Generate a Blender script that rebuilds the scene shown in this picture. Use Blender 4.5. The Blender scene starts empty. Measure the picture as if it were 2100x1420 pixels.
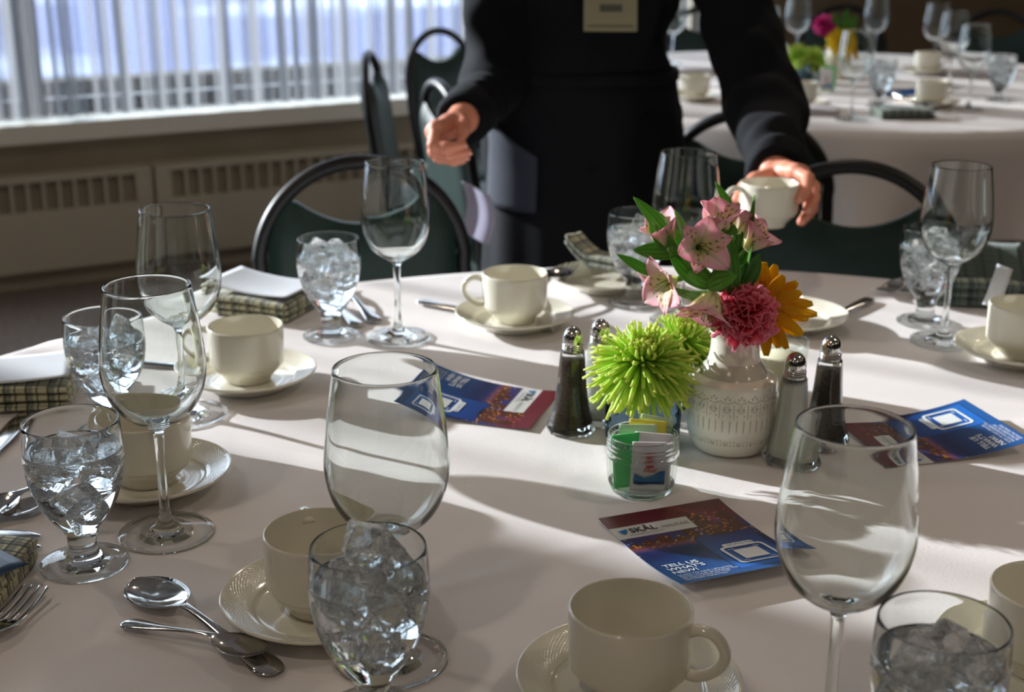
import bpy, bmesh, math, random
import numpy as np
from mathutils import Vector, Matrix
C = bpy.context.scene
COL = C.collection
PI = math.pi
random.seed(7)
rs = np.random.RandomState(11)

# ---------------------------------------------------------------- camera, sky, sun, exposure
TZ = 0.74                       # table height
CZ = TZ + 0.5055                # eye height
FPX, PITCH, ROLL = 2785.93, 0.3156, 0.0063
cam = bpy.data.cameras.new('camera'); camo = bpy.data.objects.new('camera', cam); COL.objects.link(camo)
cam.sensor_width = 36.0; cam.lens = FPX / 2100 * 36
camo.matrix_world = Matrix.Translation((0, 0, CZ)) @ Matrix.Rotation(PI/2 - PITCH, 4, 'X') @ Matrix.Rotation(ROLL, 4, 'Z')
cam.dof.use_dof = True; cam.dof.focus_distance = 1.05; cam.dof.aperture_fstop = 7.5
cam.clip_start = 0.02
C.camera = camo
SUN_AZ, SUN_EL = math.radians(30), math.radians(17)
LD = Vector((math.cos(SUN_AZ)*math.cos(SUN_EL), -math.sin(SUN_AZ)*math.cos(SUN_EL), -math.sin(SUN_EL)))  # way the light travels
sl = bpy.data.lights.new('sun', 'SUN'); sl.energy = 12.0; sl.angle = math.radians(0.9); sl.color = (1, .97, .96)
so = bpy.data.objects.new('sun', sl); COL.objects.link(so)
so.rotation_euler = LD.to_track_quat('-Z', 'Y').to_euler(); so.location = (-8, 5, 6)
W = bpy.data.worlds.new('sky'); C.world = W; W.use_nodes = True
bg = W.node_tree.nodes['Background']; bg.inputs[0].default_value = (.80, .88, 1, 1); bg.inputs[1].default_value = 5.0
C.view_settings.view_transform = 'Standard'; C.view_settings.look = 'None'; C.view_settings.gamma = 1
C.view_settings.exposure = 0.0
C.cycles.max_bounces = 14; C.cycles.transparent_max_bounces = 24; C.cycles.transmission_bounces = 12
C.cycles.diffuse_bounces = 4; C.cycles.glossy_bounces = 6
C.cycles.sample_clamp_indirect = 6

# pixel of the photo (2100 x 1420) -> point in the room, on height z or on depth y
def ray(a, b):
    X, Y = a - 1050, b - 710
    X, Y = X*math.cos(ROLL) + Y*math.sin(ROLL), -X*math.sin(ROLL) + Y*math.cos(ROLL)
    c, s = math.cos(PITCH), math.sin(PITCH); v = Y/FPX
    return Vector((X/FPX, c - v*s, -(s + v*c)))
def at(a, b, z=TZ):
    d = ray(a, b); return Vector((0, 0, CZ)) + d*((z - CZ)/d.z)
def aty(a, b, y):
    d = ray(a, b); return Vector((0, 0, CZ)) + d*(y/d.y)

# ---------------------------------------------------------------- materials
def lin(c):
    return tuple((x/12.92 if x <= .04045 else ((x+.055)/1.055)**2.4) for x in (v/255 for v in c))
MC = {}
def newmat(name):
    m = bpy.data.materials.new(name); m.use_nodes = True; nt = m.node_tree; nt.nodes.clear()
    out = nt.nodes.new('ShaderNodeOutputMaterial'); return m, nt, out
def N(nt, t, **k):
    n = nt.nodes.new('ShaderNode' + t)
    for a, b in k.items():
        if a.startswith('i_'):
            key = a[2:]; key = int(key) if key.isdigit() else key.replace('_', ' ')
            n.inputs[key].default_value = b
        else: setattr(n, a, b)
    return n
def L(nt, a, ao, b, bi): nt.links.new(a.outputs[ao], b.inputs[bi])
def pbr(name, col, rough=.5, metal=0, spec=.5, bump=None, sheen=0, coat=0, attr=None, noise=None, transl=0, alpha=None):
    if name in MC: return MC[name]
    m, nt, out = newmat(name)
    p = N(nt, 'BsdfPrincipled'); p.inputs['Base Color'].default_value = (*col, 1); p.inputs['Roughness'].default_value = rough
    p.inputs['Metallic'].default_value = metal; p.inputs['Specular IOR Level'].default_value = spec
    p.inputs['Sheen Weight'].default_value = sheen; p.inputs['Coat Weight'].default_value = coat
    p.inputs['Coat Roughness'].default_value = .05
    csrc = None
    if attr:
        csrc = N(nt, 'Attribute', attribute_name=attr); L(nt, csrc, 'Color', p, 'Base Color')
    if noise:   # (scale, other colour, lo, hi)
        tc = N(nt, 'TexCoord'); nz = N(nt, 'TexNoise', i_Scale=noise[0], i_Detail=5.0); L(nt, tc, 'Object', nz, 'Vector')
        mr = N(nt, 'MapRange'); mr.inputs[1].default_value = noise[2]; mr.inputs[2].default_value = noise[3]; L(nt, nz, 'Fac', mr, 0)
        mx = N(nt, 'Mix', data_type='RGBA'); mx.inputs[6].default_value = (*col, 1); mx.inputs[7].default_value = (*noise[1], 1)
        L(nt, mr, 0, mx, 0); L(nt, mx, 2, p, 'Base Color')
    if bump:    # (scale, strength, distance)
        tc = N(nt, 'TexCoord'); nz = N(nt, 'TexNoise', i_Scale=bump[0], i_Detail=4.0); L(nt, tc, 'Object', nz, 'Vector')
        b = N(nt, 'Bump', i_Strength=bump[1], i_Distance=bump[2]); L(nt, nz, 'Fac', b, 'Height'); L(nt, b, 0, p, 'Normal')
    sh = p
    if transl:
        t = N(nt, 'BsdfTranslucent'); t.inputs[0].default_value = (*col, 1)
        if csrc: L(nt, csrc, 'Color', t, 0)
        mix = N(nt, 'MixShader', i_0=transl); L(nt, p, 0, mix, 1); L(nt, t, 0, mix, 2); sh = mix
    L(nt, sh, 0, out, 0); MC[name] = m; return m
def glass_thin(name='thin clear glass', tint=(.985, .99, .988), rough=.03, ior=1.5):
    m, nt, out = newmat(name)
    lw = N(nt, 'LayerWeight', i_Blend=.5); pw = N(nt, 'Math', operation='POWER'); L(nt, lw, 'Facing', pw, 0); pw.inputs[1].default_value = 5.0
    r0 = ((ior-1)/(ior+1))**2; fr = N(nt, 'Math', operation='MULTIPLY_ADD'); L(nt, pw, 0, fr, 0); fr.inputs[1].default_value = .9-r0; fr.inputs[2].default_value = r0
    tr = N(nt, 'BsdfTransparent'); tr.inputs[0].default_value = (*tint, 1)
    gl = N(nt, 'BsdfGlossy'); gl.inputs['Roughness'].default_value = rough
    mx = N(nt, 'MixShader'); L(nt, fr, 0, mx, 0); L(nt, tr, 0, mx, 1); L(nt, gl, 0, mx, 2); L(nt, mx, 0, out, 0); return m
def glass_solid(name, col=(.97, .985, .98), ior=1.45, rough=0.0, bump=None, veil=None):
    m, nt, out = newmat(name)
    g = N(nt, 'BsdfGlass'); g.inputs['Color'].default_value = (*col, 1); g.inputs['IOR'].default_value = ior; g.inputs['Roughness'].default_value = rough
    tc = N(nt, 'TexCoord'); sh = g
    if bump:
        nz = N(nt, 'TexNoise', i_Scale=bump[0], i_Detail=3.0); L(nt, tc, 'Object', nz, 'Vector')
        b = N(nt, 'Bump', i_Strength=bump[1], i_Distance=bump[2]); L(nt, nz, 'Fac', b, 'Height'); L(nt, b, 0, g, 'Normal')
    if veil:
        nz = N(nt, 'TexNoise', i_Scale=veil[0], i_Detail=5.0, i_Distortion=1.5); L(nt, tc, 'Object', nz, 'Vector')
        mr = N(nt, 'MapRange'); mr.inputs[1].default_value = .40; mr.inputs[2].default_value = .68; mr.inputs[4].default_value = veil[1]; L(nt, nz, 'Fac', mr, 0)
        d = N(nt, 'BsdfTranslucent'); d.inputs[0].default_value = (1, .99, .98, 1)
        d2 = N(nt, 'BsdfDiffuse'); d2.inputs[0].default_value = (1, .99, .98, 1)
        ma = N(nt, 'MixShader', i_0=.5); L(nt, d, 0, ma, 1); L(nt, d2, 0, ma, 2)
        mx = N(nt, 'MixShader'); L(nt, mr, 0, mx, 0); L(nt, g, 0, mx, 1); L(nt, ma, 0, mx, 2); sh = mx
    L(nt, sh, 0, out, 0); return m
def transparent(name):
    m, nt, out = newmat(name); t = N(nt, 'BsdfTransparent'); L(nt, t, 0, out, 0); return m
def plaid(name, base, dark, mid, fx=46, fy=46):
    m, nt, out = newmat(name); p = N(nt, 'BsdfPrincipled', i_Roughness=.85); p.inputs['Sheen Weight'].default_value = .2
    tc = N(nt, 'TexCoord'); sx = N(nt, 'SeparateXYZ'); L(nt, tc, 'Object', sx, 0)
    def line(o, f, w, src=None):
        mu = N(nt, 'Math', operation='MULTIPLY'); L(nt, sx, o, mu, 0); mu.inputs[1].default_value = f
        fr = N(nt, 'Math', operation='FRACT'); L(nt, mu, 0, fr, 0)
        le = N(nt, 'Math', operation='LESS_THAN'); L(nt, fr, 0, le, 0); le.inputs[1].default_value = w; return le
    def mixc(fac, a, bcol, k=1.0):
        mu = N(nt, 'Math', operation='MULTIPLY'); L(nt, fac, 0, mu, 0); mu.inputs[1].default_value = k
        mx = N(nt, 'Mix', data_type='RGBA'); L(nt, mu, 0, mx, 0)
        if isinstance(a, tuple): mx.inputs[6].default_value = (*a, 1)
        else: L(nt, a, 2, mx, 6)
        mx.inputs[7].default_value = (*bcol, 1); return mx
    a = mixc(line(0, fx, .35), base, mid, .7); a = mixc(line(1, fy, .35), a, mid, .7)
    a = mixc(line(0, fx*2, .18), a, dark, .75); a = mixc(line(1, fy*2, .18), a, dark, .75); a = mixc(line(2, 160, .2), a, dark, .4)
    L(nt, a, 2, p, 'Base Color')
    nz = N(nt, 'TexNoise', i_Scale=900.0); L(nt, tc, 'Object', nz, 'Vector')
    b = N(nt, 'Bump', i_Strength=.4, i_Distance=.0005); L(nt, nz, 'Fac', b, 'Height'); L(nt, b, 0, p, 'Normal')
    L(nt, p, 0, out, 0); return m

GT = glass_thin(); GS = glass_solid('solid clear glass'); WG = glass_solid('water filled glass', (.97, .985, .985), 1.36)
WATER_TOP = glass_solid('water surface', (.98, .99, .99), 1.34, 0, (60, .25, .002)); NOFACE = transparent('index matched water side')
ICE = glass_solid('clear ice', (.985, .995, 1), 1.15, .02, (110, .3, .0010), (95, .55))
IVORY = pbr('ivory china', lin((226, 221, 204)), .12, spec=.5, coat=.4)
CHROME = pbr('polished steel', (.62, .61, .59), .11, 1)
CLOTH = pbr('white linen', lin((224, 218, 216)), .9, spec=.1, bump=(420, .25, .0008), sheen=.1)
GREENVINYL = pbr('dark green vinyl', lin((24, 46, 41)), .5, spec=.3, bump=(300, .15, .0005))
BLACKTUBE = pbr('black chair frame', lin((13, 13, 16)), .42, spec=.4)
PLAID = plaid('plaid napkin cloth', lin((196, 192, 158)), lin((30, 40, 58)), lin((96, 104, 96)))
PLAIDD = plaid('dark plaid napkin cloth', lin((160, 170, 150)), lin((14, 24, 36)), lin((38, 60, 62)))
PAPERW = pbr('white card', lin((222, 226, 232)), .6, transl=.12)
PRINT = pbr('printed gloss card', (1, 1, 1), .28, attr='Col')
PRINTW = pbr('white ink', (.82, .84, .86), .3)
PRINTD = pbr('dark grey ink', (.05, .055, .06), .35)
PRINTB = pbr('blue ink', lin((40, 110, 170)), .3)
GREENINK = pbr('teal ink', lin((10, 90, 90)), .4)
SALT = pbr('salt', lin((226, 226, 214)), .8, bump=(900, .6, .001))
PEPPER = pbr('ground pepper', lin((74, 56, 36)), .9, noise=(700, lin((26, 20, 14)), .4, .6), bump=(900, .8, .001))
PETAL = pbr('petal', (1, 1, 1), .5, attr='Col', transl=.4, spec=.25)
LEAFM = pbr('leaf', (1, 1, 1), .38, attr='Col', transl=.3, spec=.4)
STEM = pbr('green stem', lin((78, 120, 40)), .5)
SKIN = pbr('skin', lin((224, 148, 122)), .5, spec=.35)
SKIN.node_tree.nodes['Principled BSDF'].inputs['Subsurface Weight'].default_value = .12
SKIN.node_tree.nodes['Principled BSDF'].inputs['Subsurface Radius'].default_value = (.012, .004, .002)
BLACKCLOTH = pbr('black cotton', lin((19, 21, 26)), .85, sheen=.02, spec=.12, bump=(160, .3, .001))
APRONM = pbr('charcoal apron cotton', lin((21, 23, 28)), .8, sheen=.02, spec=.15, bump=(200, .3, .001))

# ---------------------------------------------------------------- mesh helpers
def mk(name, verts, faces, mats, parent=None, smooth=True, fm=None, col=None, loc=None):
    me = bpy.data.meshes.new(name)
    me.from_pydata([tuple(v) for v in verts], [], [tuple(f) for f in faces])
    for m in (mats if isinstance(mats, (list, tuple)) else [mats]): me.materials.append(m)
    if smooth: me.polygons.foreach_set('use_smooth', [True]*len(me.polygons))
    if fm is not None: me.polygons.foreach_set('material_index', list(fm))
    if col is not None:
        a = me.color_attributes.new('Col', 'FLOAT_COLOR', 'POINT')
        a.data.foreach_set('color', np.hstack([np.asarray(col, float).reshape(-1, 3), np.ones((len(verts), 1))]).ravel())
    me.update(); o = bpy.data.objects.new(name, me); COL.objects.link(o)
    if parent is not None: o.parent = parent
    if loc is not None: o.location = loc
    return o
def tag(o, label=None, cat=None, group=None, kind=None):
    for k, v in (('label', label), ('category', cat), ('group', group), ('kind', kind)):
        if v: o[k] = v
    return o
def empty(name, loc, label=None, cat=None, group=None, rz=0):
    o = bpy.data.objects.new(name, None); COL.objects.link(o); o.empty_display_size = .02
    o.location = loc; o.rotation_euler = (0, 0, rz); return tag(o, label, cat, group)
def dup(root, loc, rz, label, group=None):
    r = root.copy(); COL.objects.link(r); r.location = loc; r.rotation_euler = (0, 0, rz)
    r['label'] = label
    if group: r['group'] = group
    for ch in list(root.children):
        c = ch.copy(); COL.objects.link(c); c.parent = r
        for g in list(ch.children):
            d = g.copy(); COL.objects.link(d); d.parent = c
    return r
def struct(o): o['kind'] = 'structure'; return o
class MB:                                   # collects shapes into one mesh
    def __init__(s): s.v = []; s.f = []; s.m = []; s.c = []
    def add(s, vf, mi=0, mat=None, col=None):
        v, f = vf; n = len(s.v)
        s.v += [(mat @ Vector(p)) if mat else Vector(p) for p in v]
        s.f += [tuple(i+n for i in q) for q in f]; s.m += [mi]*len(f)
        if col is not None:
            s.c += [col]*len(v) if isinstance(col, tuple) else list(col)
        return s
    def build(s, name, mats, parent=None, smooth=True):
        return mk(name, s.v, s.f, mats, parent, smooth, s.m, s.c if s.c else None)
def catmull(pts, k=4):
    P = np.array(pts, float); out = []
    for i in range(len(P)-1):
        a, b, c, d = P[max(i-1, 0)], P[i], P[i+1], P[min(i+2, len(P)-1)]
        for j in range(k):
            t = j/k; out.append(.5*((2*b)+(-a+c)*t+(2*a-5*b+4*c-d)*t*t+(-a+3*b-3*c+d)*t**3))
    out.append(P[-1]); return np.array(out)
def lathe(prof, n=48):
    v, f, rings = [], [], []
    for r, z in prof:
        if r < 1e-6: rings.append([len(v)]); v.append((0, 0, z))
        else:
            rings.append(list(range(len(v), len(v)+n)))
            v += [(r*math.cos(2*PI*i/n), r*math.sin(2*PI*i/n), z) for i in range(n)]
    for a, b in zip(rings, rings[1:]):
        for i in range(n):
            j = (i+1) % n
            if len(a) == 1 and len(b) == 1: continue
            if len(a) == 1: f.append((a[0], b[j], b[i]))
            elif len(b) == 1: f.append((a[i], a[j], b[0]))
            else: f.append((a[i], a[j], b[j], b[i]))
    return v, f
def loft(rings, closed=True, caps=True):
    v = [p for r in rings for p in r]; n = len(rings[0]); f = []
    for k in range(len(rings)-1):
        for i in range(n if closed else n-1):
            j = (i+1) % n; f.append((k*n+i, k*n+j, (k+1)*n+j, (k+1)*n+i))
    if caps and closed: f.append(tuple(range(n-1, -1, -1))); f.append(tuple((len(rings)-1)*n+i for i in range(n)))
    return v, f
def tube(pts, rad, n=10, flat=1.0, up=(0, 0, 1), loop=False, caps=True):
    P = [Vector(p) for p in pts]; R = rad if isinstance(rad, (list, tuple, np.ndarray)) else [rad]*len(P)
    rings = []; u = None
    for i, p in enumerate(P):
        t = (P[(i+1) % len(P)] - P[i-1]) if (loop or 0 < i < len(P)-1) else (P[min(i+1, len(P)-1)] - P[max(i-1, 0)])
        t.normalize()
        if u is None:
            u = Vector(up); u = u - t*u.dot(t)
            if u.length < 1e-3: u = Vector((1, 0, 0)) - t*t.x
        u = (u - t*u.dot(t)).normalized(); w = t.cross(u)
        rings.append([p + (u*math.cos(2*PI*k/n) + w*math.sin(2*PI*k/n)*flat)*R[i] for k in range(n)])
    if loop: rings.append(rings[0])
    return loft(rings, True, caps and not loop)
def grid(nu, nv, fn, thick=0.0):            # fn(u,v)->point ; optional thickness along z
    v = [Vector(fn(i/nu, j/nv)) for j in range(nv+1) for i in range(nu+1)]
    q = lambda i, j: j*(nu+1)+i
    f = [(q(i, j), q(i+1, j), q(i+1, j+1), q(i, j+1)) for j in range(nv) for i in range(nu)]
    if thick:
        nrm = []
        for j in range(nv+1):
            for i in range(nu+1):
                du = v[q(min(i+1, nu), j)]-v[q(max(i-1, 0), j)]; dv = v[q(i, min(j+1, nv))]-v[q(i, max(j-1, 0))]
                nrm.append(du.cross(dv).normalized())
        n = len(v); v = v + [p - k*thick for p, k in zip(v, nrm)]
        f += [tuple(n+x for x in reversed(a)) for a in f[:]]
        ed = [q(i, 0) for i in range(nu+1)] + [q(nu, j) for j in range(1, nv+1)] + [q(i, nv) for i in range(nu-1, -1, -1)] + [q(0, j) for j in range(nv-1, 0, -1)]
        for a, b in zip(ed, ed[1:]+ed[:1]): f.append((b, a, a+n, b+n))
    return v, f
def box(sx, sy, sz, c=(0, 0, 0), bev=0.0, seg=2):
    bm = bmesh.new(); bmesh.ops.create_cube(bm, size=1)
    for p in bm.verts: p.co = Vector((p.co.x*sx, p.co.y*sy, p.co.z*sz))
    if bev: bmesh.ops.bevel(bm, geom=list(bm.edges), offset=bev, segments=seg, affect='EDGES', profile=.6)
    bm.verts.index_update()
    v = [p.co + Vector(c) for p in bm.verts]; f = [[p.index for p in q.verts] for q in bm.faces]; bm.free(); return v, f
def ptlerp(pts, n):
    P = catmull(pts, 8); idx = np.linspace(0, len(P)-1, n); lo = np.floor(idx).astype(int); hi = np.minimum(lo+1, len(P)-1); t = (idx-lo)[:, None]
    return P[lo]*(1-t)+P[hi]*t
def text_mesh(txt, size, bold=0.0, shear=0.0, align='LEFT'):
    cu = bpy.data.curves.new('lettering', 'FONT'); cu.body = txt; cu.size = size; cu.offset = bold; cu.shear = shear; cu.align_x = align; cu.resolution_u = 3
    o = bpy.data.objects.new('lettering', cu); COL.objects.link(o); bpy.context.view_layer.update()
    me = bpy.data.meshes.new_from_object(o.evaluated_get(bpy.context.evaluated_depsgraph_get()))
    v = [Vector(p.co) for p in me.vertices]; f = [tuple(p.vertices) for p in me.polygons]
    bpy.data.objects.remove(o); bpy.data.curves.remove(cu); bpy.data.meshes.remove(me); return v, f

# ---------------------------------------------------------------- signed-distance modelling (person)
class SDF:
    def __init__(s, lo, hi, h):
        s.lo = np.array(lo, float); s.h = h; s.n = np.ceil((np.array(hi)-s.lo)/h).astype(int)+1
        s.D = np.full(s.n, .5)
    def region(s, lo, hi, pad):
        a = np.clip(np.floor((np.array(lo)-pad-s.lo)/s.h).astype(int), 0, s.n-1); b = np.clip(np.ceil((np.array(hi)+pad-s.lo)/s.h).astype(int)+1, 1, s.n)
        sl_ = tuple(slice(x, y) for x, y in zip(a, b))
        g = np.meshgrid(*[s.lo[i]+s.h*np.arange(a[i], b[i]) for i in range(3)], indexing='ij'); return sl_, g
    def smin(s, sl_, d, k):
        o = s.D[sl_]; hh = np.clip(.5+.5*(o-d)/k, 0, 1); s.D[sl_] = o*(1-hh)+d*hh-k*hh*(1-hh)
    def cap(s, a, b, ra, rb, k=.01):
        a = np.array(a, float); b = np.array(b, float); r = max(ra, rb)
        sl_, (X, Y, Z) = s.region(np.minimum(a, b)-r, np.maximum(a, b)+r, k+3*s.h)
        ab = b-a; t = np.clip(((X-a[0])*ab[0]+(Y-a[1])*ab[1]+(Z-a[2])*ab[2])/max(ab@ab, 1e-9), 0, 1)
        d = np.sqrt((X-a[0]-t*ab[0])**2+(Y-a[1]-t*ab[1])**2+(Z-a[2]-t*ab[2])**2)-(ra+(rb-ra)*t); s.smin(sl_, d, k)
    def chain(s, pts, rad, k=.01):
        for i in range(len(pts)-1): s.cap(pts[i], pts[i+1], rad[i], rad[i+1], k)
    def ell(s, c, r, k=.01, sub=False):
        c = np.array(c, float); r = np.array(r, float); sl_, (X, Y, Z) = s.region(c-r, c+r, k+3*s.h)
        x, y, z = (X-c[0])/r[0], (Y-c[1])/r[1], (Z-c[2])/r[2]; k0 = np.sqrt(x*x+y*y+z*z); k1 = np.sqrt((x/r[0])**2+(y/r[1])**2+(z/r[2])**2)+1e-9
        d = k0*(k0-1)/k1
        if sub: s.D[sl_] = np.maximum(s.D[sl_], -d)
        else: s.smin(sl_, d, k)
    def stack(s, prof, k=.01, grow=0.0):     # rows of (z, cx, cy, ax, ay)
        P = np.array(prof, float); lo = (min(P[:, 1]-P[:, 3])-grow, min(P[:, 2]-P[:, 4])-grow, P[0, 0]); hi = (max(P[:, 1]+P[:, 3])+grow, max(P[:, 2]+P[:, 4])+grow, P[-1, 0])
        sl_, (X, Y, Z) = s.region(lo, hi, k+3*s.h); f = lambda i: np.interp(Z, P[:, 0], P[:, i])
        ax, ay = f(3)+grow, f(4)+grow
        d = (np.sqrt(((X-f(1))/ax)**2+((Y-f(2))/ay)**2)-1)*np.minimum(ax, ay); d = np.maximum(d, np.maximum(P[0, 0]-Z, Z-P[-1, 0])); s.smin(sl_, d, k)
    def noise(s, fn):
        g = np.meshgrid(*[s.lo[i]+s.h*np.arange(s.n[i]) for i in range(3)], indexing='ij'); s.D = s.D + fn(*g)
    def clip(s, fn):
        g = np.meshgrid(*[s.lo[i]+s.h*np.arange(s.n[i]) for i in range(3)], indexing='ij'); s.D = np.maximum(s.D, fn(*g))
    def mesh(s):
        D = s.D.copy(); D[0] = D[-1] = .5; D[:, 0] = D[:, -1] = .5; D[:, :, 0] = D[:, :, -1] = .5
        n = D.shape; off = np.array([(i, j, k) for i in (0, 1) for j in (0, 1) for k in (0, 1)])
        neg = D < 0; cnt = sum(neg[o[0]:n[0]-1+o[0], o[1]:n[1]-1+o[1], o[2]:n[2]-1+o[2]].astype(np.int8) for o in off)
        idx = np.argwhere((cnt > 0) & (cnt < 8)); vals = np.stack([D[tuple((idx+o).T)] for o in off], 1)
        acc = np.zeros((len(idx), 3)); c = np.zeros(len(idx))
        for a in range(8):
            for b in range(a+1, 8):
                if np.abs(off[a]-off[b]).sum() != 1: continue
                va, vb = vals[:, a], vals[:, b]; m = (va < 0) != (vb < 0); t = np.where(m, va/np.where(m, va-vb, 1), 0)
                acc += m[:, None]*(off[a]+t[:, None]*(off[b]-off[a])); c += m
        V = s.lo+s.h*(idx+acc/c[:, None]); vid = -np.ones(np.array(n)-1, int); vid[tuple(idx.T)] = np.arange(len(idx)); F = []
        for ax in range(3):
            p, q = (ax+1) % 3, (ax+2) % 3
            sa = [slice(None)]*3; sb = [slice(None)]*3; sa[ax] = slice(0, -1); sb[ax] = slice(1, None)
            A, B = neg[tuple(sa)], neg[tuple(sb)]; e = np.argwhere(A != B); e = e[(e[:, p] > 0) & (e[:, q] > 0)]
            ep = np.zeros(3, int); ep[p] = 1; eq = np.zeros(3, int); eq[q] = 1
            quad = np.stack([vid[tuple((e-ep-eq).T)], vid[tuple((e-eq).T)], vid[tuple(e.T)], vid[tuple((e-ep).T)]], 1)
            fl = ~A[tuple(e.T)]; quad[fl] = quad[fl][:, ::-1]; F.append(quad[(quad >= 0).all(1)])
        return V, np.vstack(F)
# ---------------------------------------------------------------- the room
RA = Vector((-1.659, 4.346, 0)); RD = Vector((.8629, .5055, 0)); RN = Vector((.5055, -.8629, 0))   # window wall: origin, along, into the room
RM = Matrix(((RD.x, -RN.x, 0, RA.x), (RD.y, -RN.y, 0, RA.y), (0, 0, 1, 0), (0, 0, 0, 1)))         # local x along the wall, local y outwards
def RW(t, n, z=0): return RA + RD*t + RN*n + Vector((0, 0, z))
def rbox(mb, t0, t1, n0, n1, z0, z1, mi=0):     # n measured into the room
    v, f = box(abs(t1-t0), abs(n1-n0), z1-z0, ((t0+t1)/2, -(n0+n1)/2, (z0+z1)/2)); mb.add((v, f), mi)
def rbuild(mb, name, mats, parent=None, smooth=False):
    o = mb.build(name, mats, parent, smooth)
    if parent is None: o.matrix_world = RM
    return o
WALLP = pbr('taupe wall paint', lin((172, 160, 138)), .8, noise=(3, lin((162, 150, 128)), .4, .6))
CEILP = pbr('white ceiling tile', lin((205, 200, 192)), .9)
DARKW = pbr('dark wood panelling', lin((58, 48, 38)), .6, noise=(2.5, lin((36, 30, 24)), .35, .65))
CARPET = pbr('brown carpet', lin((124, 110, 98)), .95, noise=(60, lin((96, 84, 76)), .3, .7), bump=(500, .6, .003))
SILLP = pbr('white sill paint', lin((225, 222, 212)), .45)
HEATP = pbr('beige heater enamel', lin((180, 172, 154)), .55)
DARKIN = pbr('dark recess', lin((22, 20, 18)), .9)
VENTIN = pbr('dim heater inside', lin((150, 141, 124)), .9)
ALU = pbr('grey window frame', lin((62, 63, 68)), .5, .3)
T0, T1, N1, H = -6.5, 6.4, 9.0, 2.9
WT0, WT1, WZ0, WZ1 = -2.52, 2.85, .55, 2.5
mb = MB(); rbox(mb, T0-.3, T1+.3, -.3, N1+.3, -.12, 0); struct(rbuild(mb, 'floor', CARPET))
mb = MB(); rbox(mb, T0-.3, T1+.3, -.3, N1+.3, H, H+.1); struct(rbuild(mb, 'ceiling', CEILP))
mb = MB(); rbox(mb, T0, WT0, -.3, -.1, 0, H); rbox(mb, WT1, T1, -.3, -.1, 0, H); rbox(mb, WT0, WT1, -.3, -.1, 0, WZ0-.06); rbox(mb, WT0, WT1, -.3, -.1, WZ1, H)
struct(rbuild(mb, 'wall_left', WALLP))
mb = MB(); rbox(mb, T1, T1+.2, -.3, N1, 0, H); struct(rbuild(mb, 'wall_back', DARKW))
mb = MB(); rbox(mb, T0-.2, T0, -.3, N1, 0, H); struct(rbuild(mb, 'wall_front', DARKW))
mb = MB(); rbox(mb, T0, T1, N1, N1+.2, 0, H); struct(rbuild(mb, 'wall_right', DARKW))
mb = MB(); rbox(mb, WT0-.05, WT1+.05, -.2995, 0, .49, .55); o = struct(rbuild(mb, 'trim_1', SILLP))
mb = MB(); rbox(mb, WT1+.06, T1, -.0995, -.06, 0, 1.1); struct(rbuild(mb, 'trim_2', pbr('brown wall panel', lin((122, 108, 88)), .7)))
PANE = glass_thin('window pane', (.93, .96, .97), .02)
nw = 2; ww = (WT1-WT0)/nw
for k in range(nw):
    a, b = WT0+k*ww, WT0+(k+1)*ww; mb = MB()
    for (p, q, r, s) in ((a, a+.04, WZ0, WZ1), (b-.04, b, WZ0, WZ1), (a+.04, b-.04, WZ0, WZ0+.05), (a+.04, b-.04, WZ1-.05, WZ1)): rbox(mb, p, q, -.27, -.21, r, s)
    w = struct(rbuild(mb, 'window_%d' % (k+1), ALU))
    mb = MB(); rbox(mb, a+.035, b-.035, -.243, -.237, WZ0+.045, WZ1-.045); rbuild(mb, 'pane', PANE, w)
# sheer curtains: pleated cloth with denser and thinner strips
def sheer_mat(lo, hi, dmin, dmax):
    m, nt, out = newmat('sheer curtain weave'); tc = N(nt, 'TexCoord'); sx = N(nt, 'SeparateXYZ'); L(nt, tc, 'Object', sx, 0)
    z2 = N(nt, 'Math', operation='MULTIPLY'); L(nt, sx, 2, z2, 0); z2.inputs[1].default_value = .012
    xx = N(nt, 'Math', operation='ADD'); L(nt, sx, 0, xx, 0); L(nt, z2, 0, xx, 1)
    n1 = N(nt, 'TexNoise', noise_dimensions='1D', i_Scale=17.0, i_Detail=4.0, i_Roughness=.7); L(nt, xx, 0, n1, 'W')
    mr = N(nt, 'MapRange'); mr.inputs[1].default_value = lo; mr.inputs[2].default_value = hi; mr.inputs[3].default_value = dmin; mr.inputs[4].default_value = dmax; L(nt, n1, 'Fac', mr, 0)
    tr = N(nt, 'BsdfTransparent'); tl = N(nt, 'BsdfTranslucent'); df = N(nt, 'BsdfDiffuse')
    tr.inputs[0].default_value = (.97, .98, 1, 1); tl.inputs[0].default_value = (.24, .245, .26, 1); df.inputs[0].default_value = (.30, .31, .33, 1)
    a = N(nt, 'MixShader', i_0=.5); L(nt, tl, 0, a, 1); L(nt, df, 0, a, 2)
    b = N(nt, 'MixShader'); L(nt, mr, 0, b, 0); L(nt, tr, 0, b, 1); L(nt, a, 0, b, 2); L(nt, b, 0, out, 0); return m
SHEER, SHEER_OPEN = sheer_mat(.39, .57, .14, .97), sheer_mat(.50, .70, .03, .75)
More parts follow.
